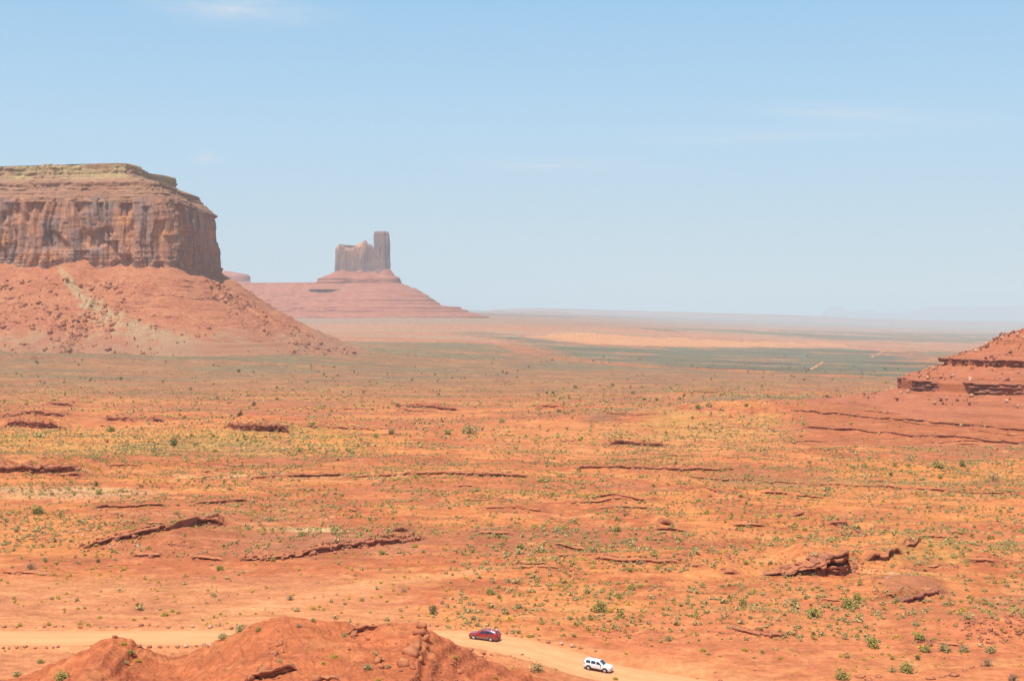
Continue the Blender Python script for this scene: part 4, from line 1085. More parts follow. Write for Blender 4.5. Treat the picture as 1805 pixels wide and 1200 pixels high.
ledge_rock('rock_ledge', [(425, 1199), (452, 1195), (480, 1190), (508, 1184), (530, 1178)], L3, 'broken dark ledge on the near mound at the bottom edge of the photo', .7, 2.0, 60, M_BEDROCK, None, 1.3, .6, .3, ground)
ledge_rock('rock_ledge', [(612, 1116), (636, 1112), (664, 1107)], L3, 'rough outcrop just below the crest of the near mound', .7, 2.0, 61, M_BEDROCK, None, 1.2, .6, .3, ground)
ledge_rock('rock_ledge', [(545, 1200), (575, 1196), (610, 1199)], L2, 'low outcrop at the bottom edge, right of the broken dark ledge', .6, 1.6, 62, M_BEDROCK, None, .9, .6, .2, ground)
ledge_rock('rock_ledge', [(655, 1166), (672, 1162), (690, 1164)], L2, 'small outcrop left of the block stack on the near mound', .6, 1.6, 63, M_BEDROCK, None, 1.0, .6, .2, ground)
# the many lesser breaks of the same beds all over the ground, part of the terrain
bv, bf, nb_ = [], [], 0
for i, (W, h, back, rag) in enumerate(LW):
    c = W.mean(0)
    if c[1] < 215 or c[1] > 1400 or min(np.hypot(*(c-u)) for u in USED) < 6: continue
    v, f = ledge_rock(None, W.copy(), L2 if i % 3 else L3, None, rag, 1.6 + c[1]*.004, 100+i, None, None, tuple(h*.7), 1.7)
    bv.append(v); bf += [[q + nb_ for q in p] for p in f]; nb_ += len(v)
tag(mk('bedrock', np.vstack(bv), bf, M_BEDROCK), kind='structure')

# ------------------------------------------------------------------ boulders
BLOCK = [rock_shape(90+s, 13, .78, .55) for s in range(8)]
def boulder(px, py, wpx, seed, label, group=None, slab=False, mat=None, name='boulder', cat='boulder', tilt=.25, z=None):
    p = hit(px, py); s = wpx*.41*p[1]/F
    v, f = SLAB3[seed % 6] if slab else (BLOCK[seed % 8] if name == 'rock_block' else ROCK3[seed % 9])
    if name == 'rock_block': s *= 1.12
    rr = np.random.RandomState(seed)
    v = (v @ rot(rr, tilt).T)*s
    o = mk(name, v, f, mat or (M_BOULDER if rr.rand() < .9 else M_PALE_BOULDER))
    o.location = (p[0], p[1], p[2] - v[:, 2].min()*(.34 if name == 'rock_block' else .45) if not slab else p[2] + s*.10)
    return tag(o, label, cat, group)
# stack of big blocks on the right brow of the near mound
STK = [(744, 1104, 26, 'topmost block of the boulder stack on the near mound'), (738, 1117, 32, 'second block from the top in the boulder stack on the near mound'),
       (749, 1128, 26, 'block jutting farthest right from the boulder stack on the near mound'), (734, 1140, 34, 'wide middle block of the boulder stack on the near mound'),
       (728, 1154, 40, 'largest block, low in the boulder stack on the near mound'), (752, 1140, 18, 'small dark block tucked at the right side of the boulder stack'),
       (712, 1172, 42, 'pale-topped angular block at the foot of the boulder stack'), (728, 1178, 18, 'small block at the lowest right foot of the boulder stack'), (741, 1163, 22, 'block half hidden at the right foot of the boulder stack')]
for k, (px, py, w, lab) in enumerate(STK): boulder(px, py, w, 300+k, lab, 'blocks of the boulder stack on the near mound', mat=M_BEDROCK, name='rock_block', cat='rock block', tilt=.12)
for k, (px, py, w, lab) in enumerate([(640, 1108, 26, 'dark-shadowed rock breaking out near the crest of the near mound'), (622, 1120, 24, 'reddish rock just below the crest rock on the near mound'), (648, 1126, 16, 'small rock beside the reddish rock on the near mound'),
       (664, 1166, 34, 'red rock halfway down the near mound, left of the boulder stack'), (672, 1176, 20, 'small rock touching the red rock halfway down the near mound'), (494, 1136, 22, 'rock in the ragged gully edge on the left of the near mound, upper'),
       (484, 1152, 24, 'rock in the ragged gully edge on the left of the near mound, lower'), (462, 1190, 40, 'broad broken rock at the bottom edge of the photo on the near mound'), (500, 1184, 26, 'broken rock just right of the broad rock at the bottom edge'),
       (440, 1198, 28, 'rounded rock cut by the bottom edge, left of the broad broken rock'), (560, 1199, 34, 'rock at the bottom edge midway along the near mound'), (795, 1170, 14, 'dark rock on the right flank of the near mound, upper one'),
       (812, 1186, 18, 'tilted dark rock on the right flank of the near mound'), (776, 1184, 12, 'small rock low on the right flank of the near mound'), (622, 1172, 12, 'little dark rock alone in the middle of the near mound'), (236, 1156, 14, 'dark boulder beside the round bush left on the near mound'), (202, 1122, 12, 'rock on the small knob in front of the left road')]):
    boulder(px, py, w, 330+k, lab, 'rocks breaking out of the near mound', mat=M_BEDROCK, name='rock_block', cat='rock block', tilt=.2)
# stones set along both edges of the road
rr = np.random.RandomState(21)
far_row = [(8, 1104, 10), (30, 1105, 8), (62, 1105, 7), (78, 1104, 9), (97, 1104, 9), (111, 1103, 8), (142, 1105, 12), (158, 1104, 9), (176, 1105, 6), (188, 1104, 8), (205, 1105, 10), (217, 1104, 8), (249, 1102, 12), (263, 1101, 8), (278, 1103, 6), (297, 1105, 9), (321, 1105, 8), (340, 1104, 9), (371, 1105, 12), (386, 1102, 11), (407, 1106, 12), (440, 1105, 8),
           (757, 1102, 8), (770, 1103, 10), (823, 1106, 7), (848, 1103, 9), (893, 1115, 10), (908, 1119, 7), (920, 1122, 8), (949, 1126, 8), (967, 1131, 11), (989, 1134, 13), (1008, 1138, 13), (1024, 1141, 9), (1050, 1147, 8)]
for k, (px, py, w) in enumerate(far_row):
    big = w >= 12
    lab = {142: 'larger stone on the far edge of the left road, above a yellow bush', 249: 'largest purple-brown stone on the far edge of the left road', 371: 'flat wide stone on the far edge of the left road', 407: 'stone on the far road edge just left of the tall sage bush',
           989: 'wide stone right of the red car on the far road edge, left of a pair', 1008: 'wide stone right of the red car on the far road edge, right of a pair', 823: 'stone just behind the hood of the red car', 848: 'stone just behind the roof of the red car'}.get(px)
    if not lab: lab = 'small stone in the row along the far edge of the left road' if px < 600 else ('small stone along the road edge behind the red car' if px < 860 else 'small stone along the far road edge right of the red car')
    boulder(px, py + 1, w*1.15, 400+k, lab, 'stones along the far road edge', name='roadside_stone', cat='stone')
near_row = [(6, 1142, 9), (16, 1143, 8), (29, 1141, 9), (45, 1140, 11), (62, 1142, 7), (82, 1142, 8), (94, 1141, 8), (103, 1140, 9), (246, 1140, 14), (263, 1141, 12), (283, 1140, 12), (296, 1140, 7), (312, 1140, 10), (328, 1139, 12), (346, 1139, 8), (360, 1138, 12), (370, 1138, 12),
            (810, 1142, 9), (831, 1146, 11), (853, 1151, 12), (866, 1154, 8)]
for k, (px, py, w) in enumerate(near_row):
    lab = {246: 'pale stone leading the near-edge row between the two mound humps', 370: 'last dark stone of the near-edge row, touching the mound slope'}.get(px)
    if not lab: lab = 'small stone on the near edge of the left road, left of the mound' if px < 200 else ('stone on the near road edge in the dip between the mound humps' if px < 600 else 'stone on the near road edge below the red car')
    boulder(px, py, w*1.15, 450+k, lab, 'stones along the near road edge', name='roadside_stone', cat='stone')
# tilted slabs
rr = np.random.RandomState(5)
for k in range(16):
    px = 1040 + k*10 + rr.uniform(-4, 4); py = 981 + rr.uniform(-4, 7) + k*.25
    boulder(px, py, rr.uniform(11, 20), 500+k, 'tilted red slab in the broken row above the big bright green bush', 'slabs of the broken row', True, M_LEDGE, 'rock_slab', 'rock slab', .45)
for k in range(44):
    px = 1690 + rr.uniform(0, 130); py = 1100 + rr.uniform(-16, 32) + (px-1690)*.05
    boulder(px, py, rr.uniform(9, 22), 520+k, 'tilted red slab in the heap at the lower right edge', 'slabs of the heap at the right edge', True, M_LEDGE, 'rock_slab', 'rock slab', .55)
for k, (px, py, w) in enumerate([(1515, 1192, 30), (1548, 1193, 24), (1530, 1198, 26), (1640, 1196, 26), (1662, 1192, 24), (1682, 1190, 34), (1700, 1182, 20), (1714, 1176, 18), (1228, 1196, 14), (1270, 1199, 12), (1330, 1180, 14), (1572, 1048, 24), (1545, 1046, 16)]):
    boulder(px, py, w, 570+k, ['flat cracked slab near the bottom edge left of the large olive bush', 'flat cracked slab near the bottom edge at right', 'long pale-topped tilted slab left of the purplish ledge'][0 if px < 1400 else (2 if py < 1100 else 1)], 'flat slabs lying in the right foreground', True, M_LEDGE, 'rock_slab', 'rock slab', .12)
for k, (px, py, w, lab) in enumerate([(353, 975, 15, 'single rounded boulder below the square end of the curved ledge'), (302, 962, 9, 'small red boulder below the middle of the curved ledge'), (243, 963, 12, 'pale boulder in front of the curved ledge, higher'), (238, 956, 10, 'pale stone against the foot of the curved ledge'),
      (146, 944, 13, 'rounded pale boulder in the cluster left of the curved ledge, lowest'), (136, 938, 12, 'pale boulder in the cluster left of the curved ledge, farthest left'), (143, 932, 12, 'upright pale boulder topping the cluster left of the curved ledge'), (157, 935, 12, 'brown boulder in the cluster left of the curved ledge, right side'),
      (178, 940, 11, 'boulder between the pale cluster and the curved ledge'), (128, 945, 9, 'smallest boulder in the cluster left of the curved ledge'), (590, 975, 12, 'fallen block at the foot of the cracked ledge'), (555, 985, 12, 'fallen square block at the bend of the cracked ledge'), (488, 985, 8, 'little stone by the green bush at the cracked ledge')]):
    boulder(px, py, w, 600+k, lab, 'boulders round the two left ledges', mat=M_PALE_BOULDER if 'pale' in lab else M_BOULDER)
# loose rubble
def rubble(name, zones, label, mat, seed, grp=None):
    rr = np.random.RandomState(seed); pts, sz = [], []
    for (px, py, rx, ry, n, s0, s1) in zones:
        for _ in range(n):
            a, q = rr.uniform(0, 6.283), math.sqrt(rr.rand())
            P = (px + rx*q*math.cos(a), py + ry*q*math.sin(a))
            w = hit(*P); pts.append(w); sz.append(w[1]/F*min(s0*.8 + rr.pareto(2.2)*(s1-s0)*.4, s1*1.3)*.5)
    if seed == 31:
        for W, h, back, rag in LW:                    # fallen blocks at the foot of the ledges and on their lips
            if not 215 < W[:, 1].mean() < 1200: continue
            L_ = W[-1, 0]-W[0, 0]; m_ = W[:, 1].mean()
            for _ in range(int(min(60, 6 + L_*.5*float(np.mean(h))))):
                x_ = rr.uniform(W[0, 0], W[-1, 0]); y_ = np.interp(x_, W[:, 0], W[:, 1]) + rr.choice([-1, -1, -1, 1])*rr.uniform(.4, 1.2 + 1.6*float(np.mean(h)))
                pts.append((x_, y_, gz(x_, y_))); sz.append(min(.14 + rr.pareto(2.0)*.16, .75)*max(1, m_/450))
    if seed == 31:
        for i in (0, 1, 2):
            W = LW[i][0]
            for _ in range(130 if i < 2 else 60):
                x_ = rr.uniform(W[0, 0]-1, W[-1, 0]); y_ = float(ledge_line(i, np.array([x_]))[0]) + rr.uniform(-1.6, 3.0)
                pts.append((x_, y_, gz(x_, y_) + (.25 if y_ > 0 else 0))); sz.append(min(.25 + rr.pareto(2.0)*.22, 1.0))
    o = scatter(name, pts, sz, ROCK1, mat, None, seed, .6, .3)
    return tag(o, label, 'rubble', None, 'stuff')
rubble('rock_rubble', [(200, 915, 70, 14, 150, 2.5, 8), (250, 905, 40, 10, 80, 2.5, 7), (190, 962, 40, 10, 70, 2.5, 7), (240, 975, 90, 10, 60, 2, 6), (1520, 1010, 40, 26, 150, 2.5, 9), (1490, 985, 30, 12, 70, 2.5, 8), (1560, 1040, 30, 12, 50, 2.5, 8),
    (1280, 955, 90, 22, 160, 2.5, 8), (1250, 985, 60, 16, 110, 2.5, 8), (1400, 985, 60, 22, 120, 2.5, 7), (1760, 1110, 60, 26, 160, 3, 11), (1690, 1095, 40, 14, 50, 2.5, 8), (1090, 1120, 50, 10, 80, 2, 7), (1135, 1137, 15, 6, 30, 2, 7), (1320, 1118, 60, 8, 90, 2, 5),
    (880, 1165, 60, 16, 130, 2, 6), (690, 1190, 90, 10, 70, 2, 7), (540, 1150, 60, 14, 90, 2, 5), (790, 1180, 50, 20, 80, 2, 8), (640, 1130, 40, 20, 60, 2, 6), (560, 1150, 190, 45, 800, 1.0, 3.2), (200, 1165, 120, 30, 300, 1.0, 3), (800, 1165, 70, 25, 160, 1.2, 4), (720, 1150, 30, 35, 90, 2, 6), (490, 1145, 14, 40, 80, 2, 6), (470, 1190, 50, 10, 70, 2, 7), (1650, 1130, 50, 12, 40, 2, 6), (1000, 975, 60, 10, 80, 2, 6), (1110, 990, 90, 10, 90, 2.5, 7)],
    'loose broken red stones scattered below the ledges', M_LEDGE, 31)
rubble('pale_rubble', [(230, 905, 80, 16, 80, 2, 6), (215, 965, 40, 10, 50, 2, 7), (1530, 1025, 40, 20, 70, 2, 7), (1480, 1000, 40, 12, 30, 2, 5), (1330, 990, 70, 16, 50, 2, 6), (60, 742, 70, 6, 60, 1.2, 3), (230, 745, 60, 6, 60, 1.2, 3), (880, 845, 60, 5, 40, 1.2, 3), (1160, 828, 60, 5, 60, 1.4, 4), (420, 760, 70, 5, 40, 1.2, 3),
    (700, 740, 120, 10, 60, 1, 2.5), (470, 705, 100, 10, 50, 1, 2.4)], 'loose pale stones scattered among the red ones', M_PALE_BOULDER, 32)

# ------------------------------------------------------------------ shrubs
def shrub_mesh(seed, n, h=.75, leaf=.10, lobes=5, upright=0.0, stretch=1.0):
    """leaf-sized faces gathered in clumps that make an uneven dome about one metre wide"""
    rr = np.random.RandomState(seed)
    cen = []
    for k in range(lobes):
        a = rr.uniform(0, 6.283); q = .21*math.sqrt(rr.rand())
        cen.append((q*math.cos(a)*stretch, q*math.sin(a), rr.uniform(.25, .62)*h, rr.uniform(.21, .30)))
    cen = np.array(cen)
    k = rr.randint(lobes, size=n)
    d = rr.randn(n, 3); d /= np.linalg.norm(d, axis=1)[:, None]
    rad = cen[k, 3]*(.55 + .5*rr.rand(n)**.5)*(1 + .25*rr.randn(n)*.5)
    P = cen[k, :3] + d*rad[:, None]*np.array([1, 1, .85])
    P[:, 2] = np.abs(P[:, 2])*1.0 + .0
    low = rr.rand(n) < .22
    P[low, 2] *= rr.rand(low.sum())
    nn = d*.55 + rr.randn(n, 3)*.42 + np.array([0, 0, .55]); nn /= np.linalg.norm(nn, axis=1)[:, None]
    ax = np.cross(nn, np.cross(d*.5 + rr.randn(n, 3)*.5 + np.array([0, 0, .25 + upright]), nn)); ax /= np.linalg.norm(ax, axis=1)[:, None]
    sd = np.cross(nn, ax)
    L = leaf*rr.uniform(.6, 1.5, n)[:, None]; Wd = leaf*.42*rr.uniform(.6, 1.3, n)[:, None]
    v = np.stack([P - ax*L*.5, P + sd*Wd, P + ax*L*.6, P - sd*Wd], 1)
    tone = np.clip(np.repeat(rr.rand(n)*.75 + .35*rr.rand(lobes)[k], 4), 0, 1)
    f = np.arange(n*4).reshape(n, 4)
    return v.reshape(-1, 3), f, tone
def twig_mesh(seed, n=16, h=.55, w=.3):
    rr = np.random.RandomState(seed); V, Fc = [], []
    for _ in range(n):
        a = rr.uniform(0, 6.283); t = np.array([w*math.cos(a)*rr.uniform(.3, 1), w*math.sin(a)*rr.uniform(.3, 1), h*rr.uniform(.6, 1)])
        m = t*.5 + rr.randn(3)*.04; pts = [np.zeros(3) + rr.randn(3)*np.array([.03, .03, 0]), m, t]; b0 = len(V)
        for q, r_ in zip(pts, (.016, .011, .004)):
            for c in range(3): V.append(q + r_*np.array([math.cos(2.1*c), math.sin(2.1*c), 0]))
        for s in range(2):
            for c in range(3): Fc.append([b0+s*3+c, b0+s*3+(c+1) % 3, b0+s*3+3+(c+1) % 3, b0+s*3+3+c])
    return np.array(V), np.array(Fc)
KINDS = {'sage': (M_SAGE, .62, 'sagebrush', 'grey-green sagebrush'), 'green': (M_GREEN, .70, 'desert_shrub', 'green shrub'), 'dark': (M_DARK, .85, 'juniper_bush', 'dark green juniper bush'),
         'yellow': (M_YELLOW, .52, 'rabbitbrush', 'yellow rabbitbrush'), 'dry': (M_DRY, .72, 'dry_shrub', 'dry brown twiggy shrub'), 'straw': (M_GRASS, .5, 'grass_tuft', 'straw-coloured grass tuft')}
PROTO = {}
for kd, (m, h, nm, _) in KINDS.items():
    for v in range(4):
        for lod, n, lf in ((0, 620, .075), (1, 240, .115)):
            if kd in ('dry', 'straw'): n = int(n*.7); lf *= .8
            V_, F_, T_ = shrub_mesh(1000 + 37*v + 11*len(kd) + lod, n, h, lf, 6 + v, 1.2 if kd in ('straw', 'yellow') else (.5 if kd == 'dry' else 0), 1.12 if v == 3 else 1.0)
            me = bpy.data.meshes.new(nm)
            o_ = mk(nm, V_, F_, m, None, False, {'tone': T_}); me = o_.data; bpy.data.objects.remove(o_); PROTO[(kd, v, lod)] = me
TWIG = []
for v in range(3):
    a_, b_ = twig_mesh(70+v); o_ = mk('branches', a_, b_, M_TWIG); TWIG.append(o_.data); bpy.data.objects.remove(o_)
EX = """306 785 22 dark;193 761 22 green;419 778 8 dark;528 796 14 green;67 906 30 green;169 856 13 dark;174 871 14 green;163 862 11 sage;336 687 8 dark;489 705 8 dark;533 944 17 green;439 934 16 sage;385 903 11 sage;312 906 14 sage;176 932 14 green;172 991 11 dark;28 937 14 sage
53 1003 24 dry;387 1004 18 green;480 988 13 green;79 990 14 sage;513 1057 18 dry;376 1051 14 sage;424 1113 30 sage;392 1127 24 sage;454 1111 14 green;552 1074 12 yellow;231 1154 20 green;223 1170 15 sage;108 1201 34 green;218 1135 14 yellow;244 1166 13 yellow;304 1078 11 yellow;290 1085 17 yellow;176 1089 10 yellow;236 1093 10 yellow;255 1090 9 yellow;155 1102 11 yellow;141 1100 10 yellow;35 1103 11 yellow;85 1102 12 yellow;552 1095 12 sage;528 1105 16 dry;32 1192 20 sage;71 1168 15 green;570 1170 11 yellow;588 1159 17 yellow;462 1175 10 sage;492 1166 15 straw
765 1081 20 dark;863 1047 18 green;879 1053 12 green;917 967 20 green;1060 1078 37 green;834 1092 16 sage;914 1071 18 dry;781 1064 13 dry;710 1043 16 dry;638 1059 12 sage;894 1026 14 sage;1044 973 22 sage;1089 936 20 green;984 937 18 sage;866 927 13 dry;942 929 14 yellow;1147 931 12 green;746 974 12 sage;673 977 16 green;731 964 14 yellow;1114 1039 20 green;1110 1007 14 green;1178 1128 19 sage;1092 1055 16 green;932 1122 12 yellow;914 1116 11 green;1004 1091 14 sage;1024 1099 14 straw;1085 1198 14 yellow;945 1184 38 straw;873 1195 11 yellow;801 1160 12 yellow;666 1199 13 yellow;685 1177 14 sage;650 1180 22 sage;660 1153 16 straw;608 1122 13 sage;685 1101 14 straw
1434 1087 30 green;1494 1072 33 green;1508 1058 22 green;1539 1140 30 green;1624 1128 27 green;1632 1148 24 green;1665 1148 28 sage;1700 1148 24 sage;1744 1149 26 sage;1483 1197 31 green;1600 1184 32 green;1617 1162 13 dark;1739 1174 24 dry;1313 1147 13 yellow;1238 1147 15 yellow;1269 1157 9 yellow;1375 1161 10 yellow;1787 1200 26 dry;1572 1184 16 sage;1614 1102 18 sage;1488 1121 14 sage;1511 1122 13 green;1401 1061 16 sage;1310 1066 18 green;1315 994 12 green;1704 992 12 sage;1695 1077 14 yellow;1580 1060 16 sage
1503 797 14 sage;1602 810 14 sage;1653 824 21 green;1661 826 10 dark;1697 822 15 dark;1570 838 11 dark;1577 822 13 green;1505 826 12 green;1525 824 11 green;1601 822 12 green;1656 843 14 green;1624 846 14 sage;1781 868 11 green;1753 847 24 dry;1249 717 15 sage;1232 720 13 dark;1315 716 10 dark
789 765 17 green;690 765 14 dark;661 771 15 green;828 764 30 sage;884 745 17 sage;999 757 7 dark;984 726 11 dark;700 716 9 dark;975 694 7 dark;1158 706 9 dark;1013 684 9 dark;974 693 7 dark;1080 680 8 dark"""
ex = []
for e in EX.replace('\n', ';').split(';'):
    a = e.split(); ex.append((float(a[0]), float(a[1]), float(a[2]), a[3]))
def zone(px, py):
    if 1360 < px and 1090 < py < 1200 and px > 1640: return 'below the right slab heap'
    if py > 1085 and px < 780 and not (py < 1106 and px < 380) and (px > 330 or py > 1120): return 'on the near red mound'
    if py > 1060 and px < 480: return 'by the far edge of the left road'
    if py > 1085 and px < 1220: return 'by the road bend'
    if py > 1090: return 'on bare ground, lower right'
    if py > 1030 and px > 1220: return 'below the hollow layered outcrop'
    if py > 985 and px < 700: return 'on the sand flat beyond the road'
    if py > 985 and px > 700 and px <= 1220: return 'on the red rise beyond the cars'
    if py > 870 and px < 460: return 'around the curved ledge'
    if py > 870 and px < 860: return 'around the cracked ledge'
    if py > 870 and px < 1250: return 'above the broken row of slabs'
    if py > 870: return 'around the hollow layered outcrop'
    if py > 790 and px > 1200: return 'on orange sand below the red slope'
    if py > 750 and px < 640: return 'on the yellow sand band at left'
    if py > 750: return 'on the sandy strip in mid plain'
    if px > 1200: return 'beside the sandy knoll at mid right'
    return 'far out on the dotted red plain'
def size_word(w):
    return 'small' if w < 11.5 else ('medium-sized' if w < 17 else ('large' if w < 26 else 'very large'))
cnt = {}
for (px, py, w, kd) in ex: cnt.setdefault((zone(px, py), kd, size_word(w)), []).append(px)
ORD = ['first', 'second', 'third', 'fourth', 'fifth', 'sixth', 'seventh', 'eighth', 'ninth', 'tenth']
rr = np.random.RandomState(77)
def place_shrub(px, py, w, kd, label, group, lod, idx):
    p = hit(px, py); wm = w*p[1]/F
    m, h, nm, _ = KINDS[kd]
    o = bpy.data.objects.new(nm, PROTO[(kd, idx % 4, lod)]); COL.objects.link(o)
    sc = wm/.95
    o.location = (p[0], p[1], p[2] - .03*sc); o.rotation_euler = (0, 0, rr.uniform(0, 6.283)); zs = sc*rr.uniform(.80, 1.08)
    if label.find('tall') >= 0: zs *= 1.25
    o.scale = (sc, sc, zs)
    if w >= 18 and py > 880:
        b = bpy.data.objects.new('branches', TWIG[idx % 3]); COL.objects.link(b); b.parent = o
    return tag(o, label, 'shrub' if kd != 'straw' else 'grass tuft', group)
for i, (px, py, w, kd) in enumerate(ex):
    z_ = zone(px, py); key = (z_, kd, size_word(w)); L = sorted(cnt[key]); k = L.index(px)
    lab = size_word(w) + ' ' + KINDS[kd][3] + ' ' + z_
    if len(L) == 2: lab += ', ' + ('left one of two' if k == 0 else 'right one of two')
    elif len(L) > 2: lab += ', ' + ('leftmost' if k == 0 else ('rightmost' if k == len(L)-1 else ORD[k] + ' from left'))
    place_shrub(px, py, w, kd, lab, 'desert shrubs in the near and middle ground', 0 if py > 860 else 1, i)
# smaller shrubs between them, as the ground carries them
zone_kind = [((0, 700, 990, 1085), 'yellow', 62), ((0, 240, 925, 1000), 'sage', 18), ((700, 1200, 985, 1085), 'yellow', 26), ((850, 1420, 1000, 1120), 'sage', 26), ((1220, 1805, 1030, 1130), 'sage', 36), ((600, 1230, 900, 985), 'sage', 20), ((1200, 1700, 1090, 1190), 'yellow', 12)]
taken = [(a, b) for a, b, _, _ in ex]
fill = 0
for (x0, x1, y0, y1), kd, n in zone_kind:
    for k in range(n):
        px, py = rr.uniform(x0, x1), rr.uniform(y0, y1)
        p = hit(px, py)
        d, _ = road_dist(np.array([p[0]]), np.array([p[1]]))
        if d[0] < ROAD_HALF + 1.5 or min(abs(px-a)+2*abs(py-b) for a, b in taken) < 14: continue
        taken.append((px, py)); w = rr.uniform(6.5, 10.5); k2 = kd if rr.rand() < .75 else ('green' if kd == 'sage' else 'straw')
        place_shrub(px, py, w, k2, 'little ' + KINDS[k2][3] + ', one of many ' + zone(px, py), 'little ' + KINDS[k2][3] + 's ' + zone(px, py), 1, k); fill += 1
# low scrub that nobody could count
def scrub(name, kd, n, y0, y1, leafn, leaf, label, seed, smin, smax, keep):
    rr = np.random.RandomState(seed)
    m, h, nm, _ = KINDS[kd]
    tm = [shrub_mesh(seed*7 + v, leafn, h, leaf, 4, .8 if kd in ('straw', 'yellow') else .2) for v in range(10)]
    Y = np.sqrt(rr.uniform(y0*y0, y1*y1, n)); x = (rr.uniform(-60, 1865, n) - CX)/F*Y
    ok = keep(x, Y, rr); x, Y = x[ok], Y[ok]
    z = ground(x, Y); d, _ = road_dist(x, Y)
    hide = (d < ROAD_HALF + .8); x, Y, z = x[~hide], Y[~hide], z[~hide]
    Vs, Fs, Ts, b = [], [], [], 0
    for i in range(len(x)):
        v, f, t_ = tm[rr.randint(10)]; s = (smin + (smax-smin)*rr.rand()**1.7)*(1.7 if rr.rand() < .05 else 1); a = rr.uniform(0, 6.283); c_, s_ = math.cos(a)*s, math.sin(a)*s
        Vs.append(np.stack([v[:, 0]*c_ - v[:, 1]*s_ + x[i], v[:, 0]*s_ + v[:, 1]*c_ + Y[i], v[:, 2]*s*rr.uniform(.75, 1.1) + z[i]-.02], 1)); Fs.append(f + b); b += len(v)
        Ts.append(np.clip(t_*.8 + rr.uniform(-.15, .35), 0, 1))
    o = mk(name, np.vstack(Vs), np.vstack(Fs), m, None, False, {'tone': np.concatenate(Ts)})
    return tag(o, label, 'scrub', None, 'stuff')
def dens(sc, thr, seed, bare=.9):
    def f(x, Y, rr):
        rw = table_row(x, Y); bp = CX + F*x/Y
        d = fbm(x*sc, Y*sc*1.5, 4, seed)
        k = d > thr + .04 + rr.uniform(-.18, .18, len(x))
        flat = (rw > 985) & (bp < 780)
        slope = (rw > 700) & (rw < 792) & (bp > 1420)
        return k & ~(flat & (rr.rand(len(x)) < bare)) & ~(slope & (rr.rand(len(x)) < .85))
    return f
def dens_band(x, Y, rr):
    rw = table_row(x, Y) + 8*fbm(x*.02, Y*.02, 3, 5); bp = CX + F*x/Y
    return ((rw > 756) & (rw < 806) & (bp < 640)) | ((rw > 728) & (rw < 790) & (bp > 1040) & (bp < 1400) & (rr.rand(len(x)) < .7)) | ((rw > 955) & (rw < 1012) & (bp > 1540) & (bp < 1730)) | ((rw > 790) & (rw < 870) & (bp > 1450) & (rr.rand(len(x)) < .55)) | ((rw > 846) & (rw < 862) & (bp > 1200) & (rr.rand(len(x)) < .8))
scrub('low_scrub', 'sage', 30000, 232, 560, 36, 0.23, 'low grey-green scrub dotted over the near desert', 51, .35, 1.5, dens(.03, -.04, 201))
scrub('green_scrub', 'green', 15000, 232, 620, 36, 0.23, 'low green scrub dotted over the near desert', 52, .35, 1.4, dens(.025, .04, 205))
scrub('yellow_scrub', 'yellow', 17000, 215, 480, 32, 0.22, 'low yellow brush dotted over the sandy ground', 53, .3, 1.0, dens(.04, .04, 209, .55))
scrub('dry_grass', 'straw', 24000, 225, 620, 26, 0.24, 'straw-coloured dry grass in thin patches', 54, .3, .9, dens(.03, .06, 213))
scrub('far_scrub', 'sage', 24000, 540, 1250, 10, .48, 'dense dotted scrub on the middle plain', 55, .7, 2.0, dens(.012, -.02, 217))
scrub('far_green_scrub', 'green', 9000, 560, 1500, 10, .48, 'green dotted scrub on the middle plain', 56, .7, 2.6, dens(.010, .08, 221))
scrub('band_scrub', 'sage', 9000, 300, 700, 22, 0.30, 'thick scrub on the yellow sand bands', 57, .6, 1.7, dens_band)
scrub('band_grass', 'straw', 9000, 300, 700, 20, 0.30, 'thick pale grass on the yellow sand bands', 58, .5, 1.4, dens_band)
scrub('plain_bushes', 'dark', 900, 900, 2600, 24, .32, 'sparse dark bushes dotting the far plain', 59, 2.0, 4.2, lambda x, Y, rr: fbm(x*.004, Y*.004, 3, 225) > rr.uniform(-.3, .4, len(x)))

def near_right(x, Y, rr):
    bp = CX + F*x/Y; rw = table_row(x, Y)
    k = fbm(x*.05, Y*.08, 3, 231) > .02 + rr.uniform(-.22, .22, len(x))
    return k & (bp > 800 + (1090-rw)*.2) & ~((rw > 1130) & (rr.rand(len(x)) < .7))
scrub('near_scrub', 'sage', 3600, 222, 345, 60, .17, 'grey-green tufts scattered over the red ground at near right', 60, .5, 1.7, near_right)
scrub('near_green_scrub', 'green', 1800, 222, 345, 60, .17, 'yellow-green tufts scattered over the red ground at near right', 61, .4, 1.5, near_right)
# ------------------------------------------------------------------ cars
def car_paint(name, c, rough=.25):
    t = NT(name, rough, .5); t.b.inputs['Coat Weight'].default_value = .6; t.b.inputs['Coat Roughness'].default_value = .08
    z = t.n.new('ShaderNodeSeparateXYZ'); t.l.new(t.coord(), z.inputs['Vector'])
    nz = t.noise(t.coord((2, 2, 3)), 1.0, 4)
    dust = t.math('MULTIPLY', t.ramp(z.outputs['Z'], .95, .30), t.ramp(nz, .3, .7, .15, .55))
    t.color(t.mix(dust, c4(*c), c4(.50, .25, .13)))
    return t.m
M_RED = car_paint('dark_red_paint', (.34, .018, .018)); M_WHITE = car_paint('white_paint', (.82, .82, .82))
M_GLASS = plain('dark_window_glass', (.018, .024, .028), .04, .6, 0, .5); M_TRIM = plain('black_plastic_trim', (.035, .032, .032), .6, .3)
M_RUB = plain('tyre_rubber', (.035, .03, .028), .85, .2); M_RIM = plain('alloy_rim', (.62, .60, .57), .32, .5, .7); M_CHR = plain('bright_trim', (.75, .75, .76), .15, .5, .9)
M_LAMP = plain('clear_lamp_lens', (.75, .77, .78), .12, .6); M_TAIL = plain('red_lamp_lens', (.45, .02, .02), .15, .6); M_DUSTTR = plain('grey_cladding', (.17, .13, .11), .7, .2)
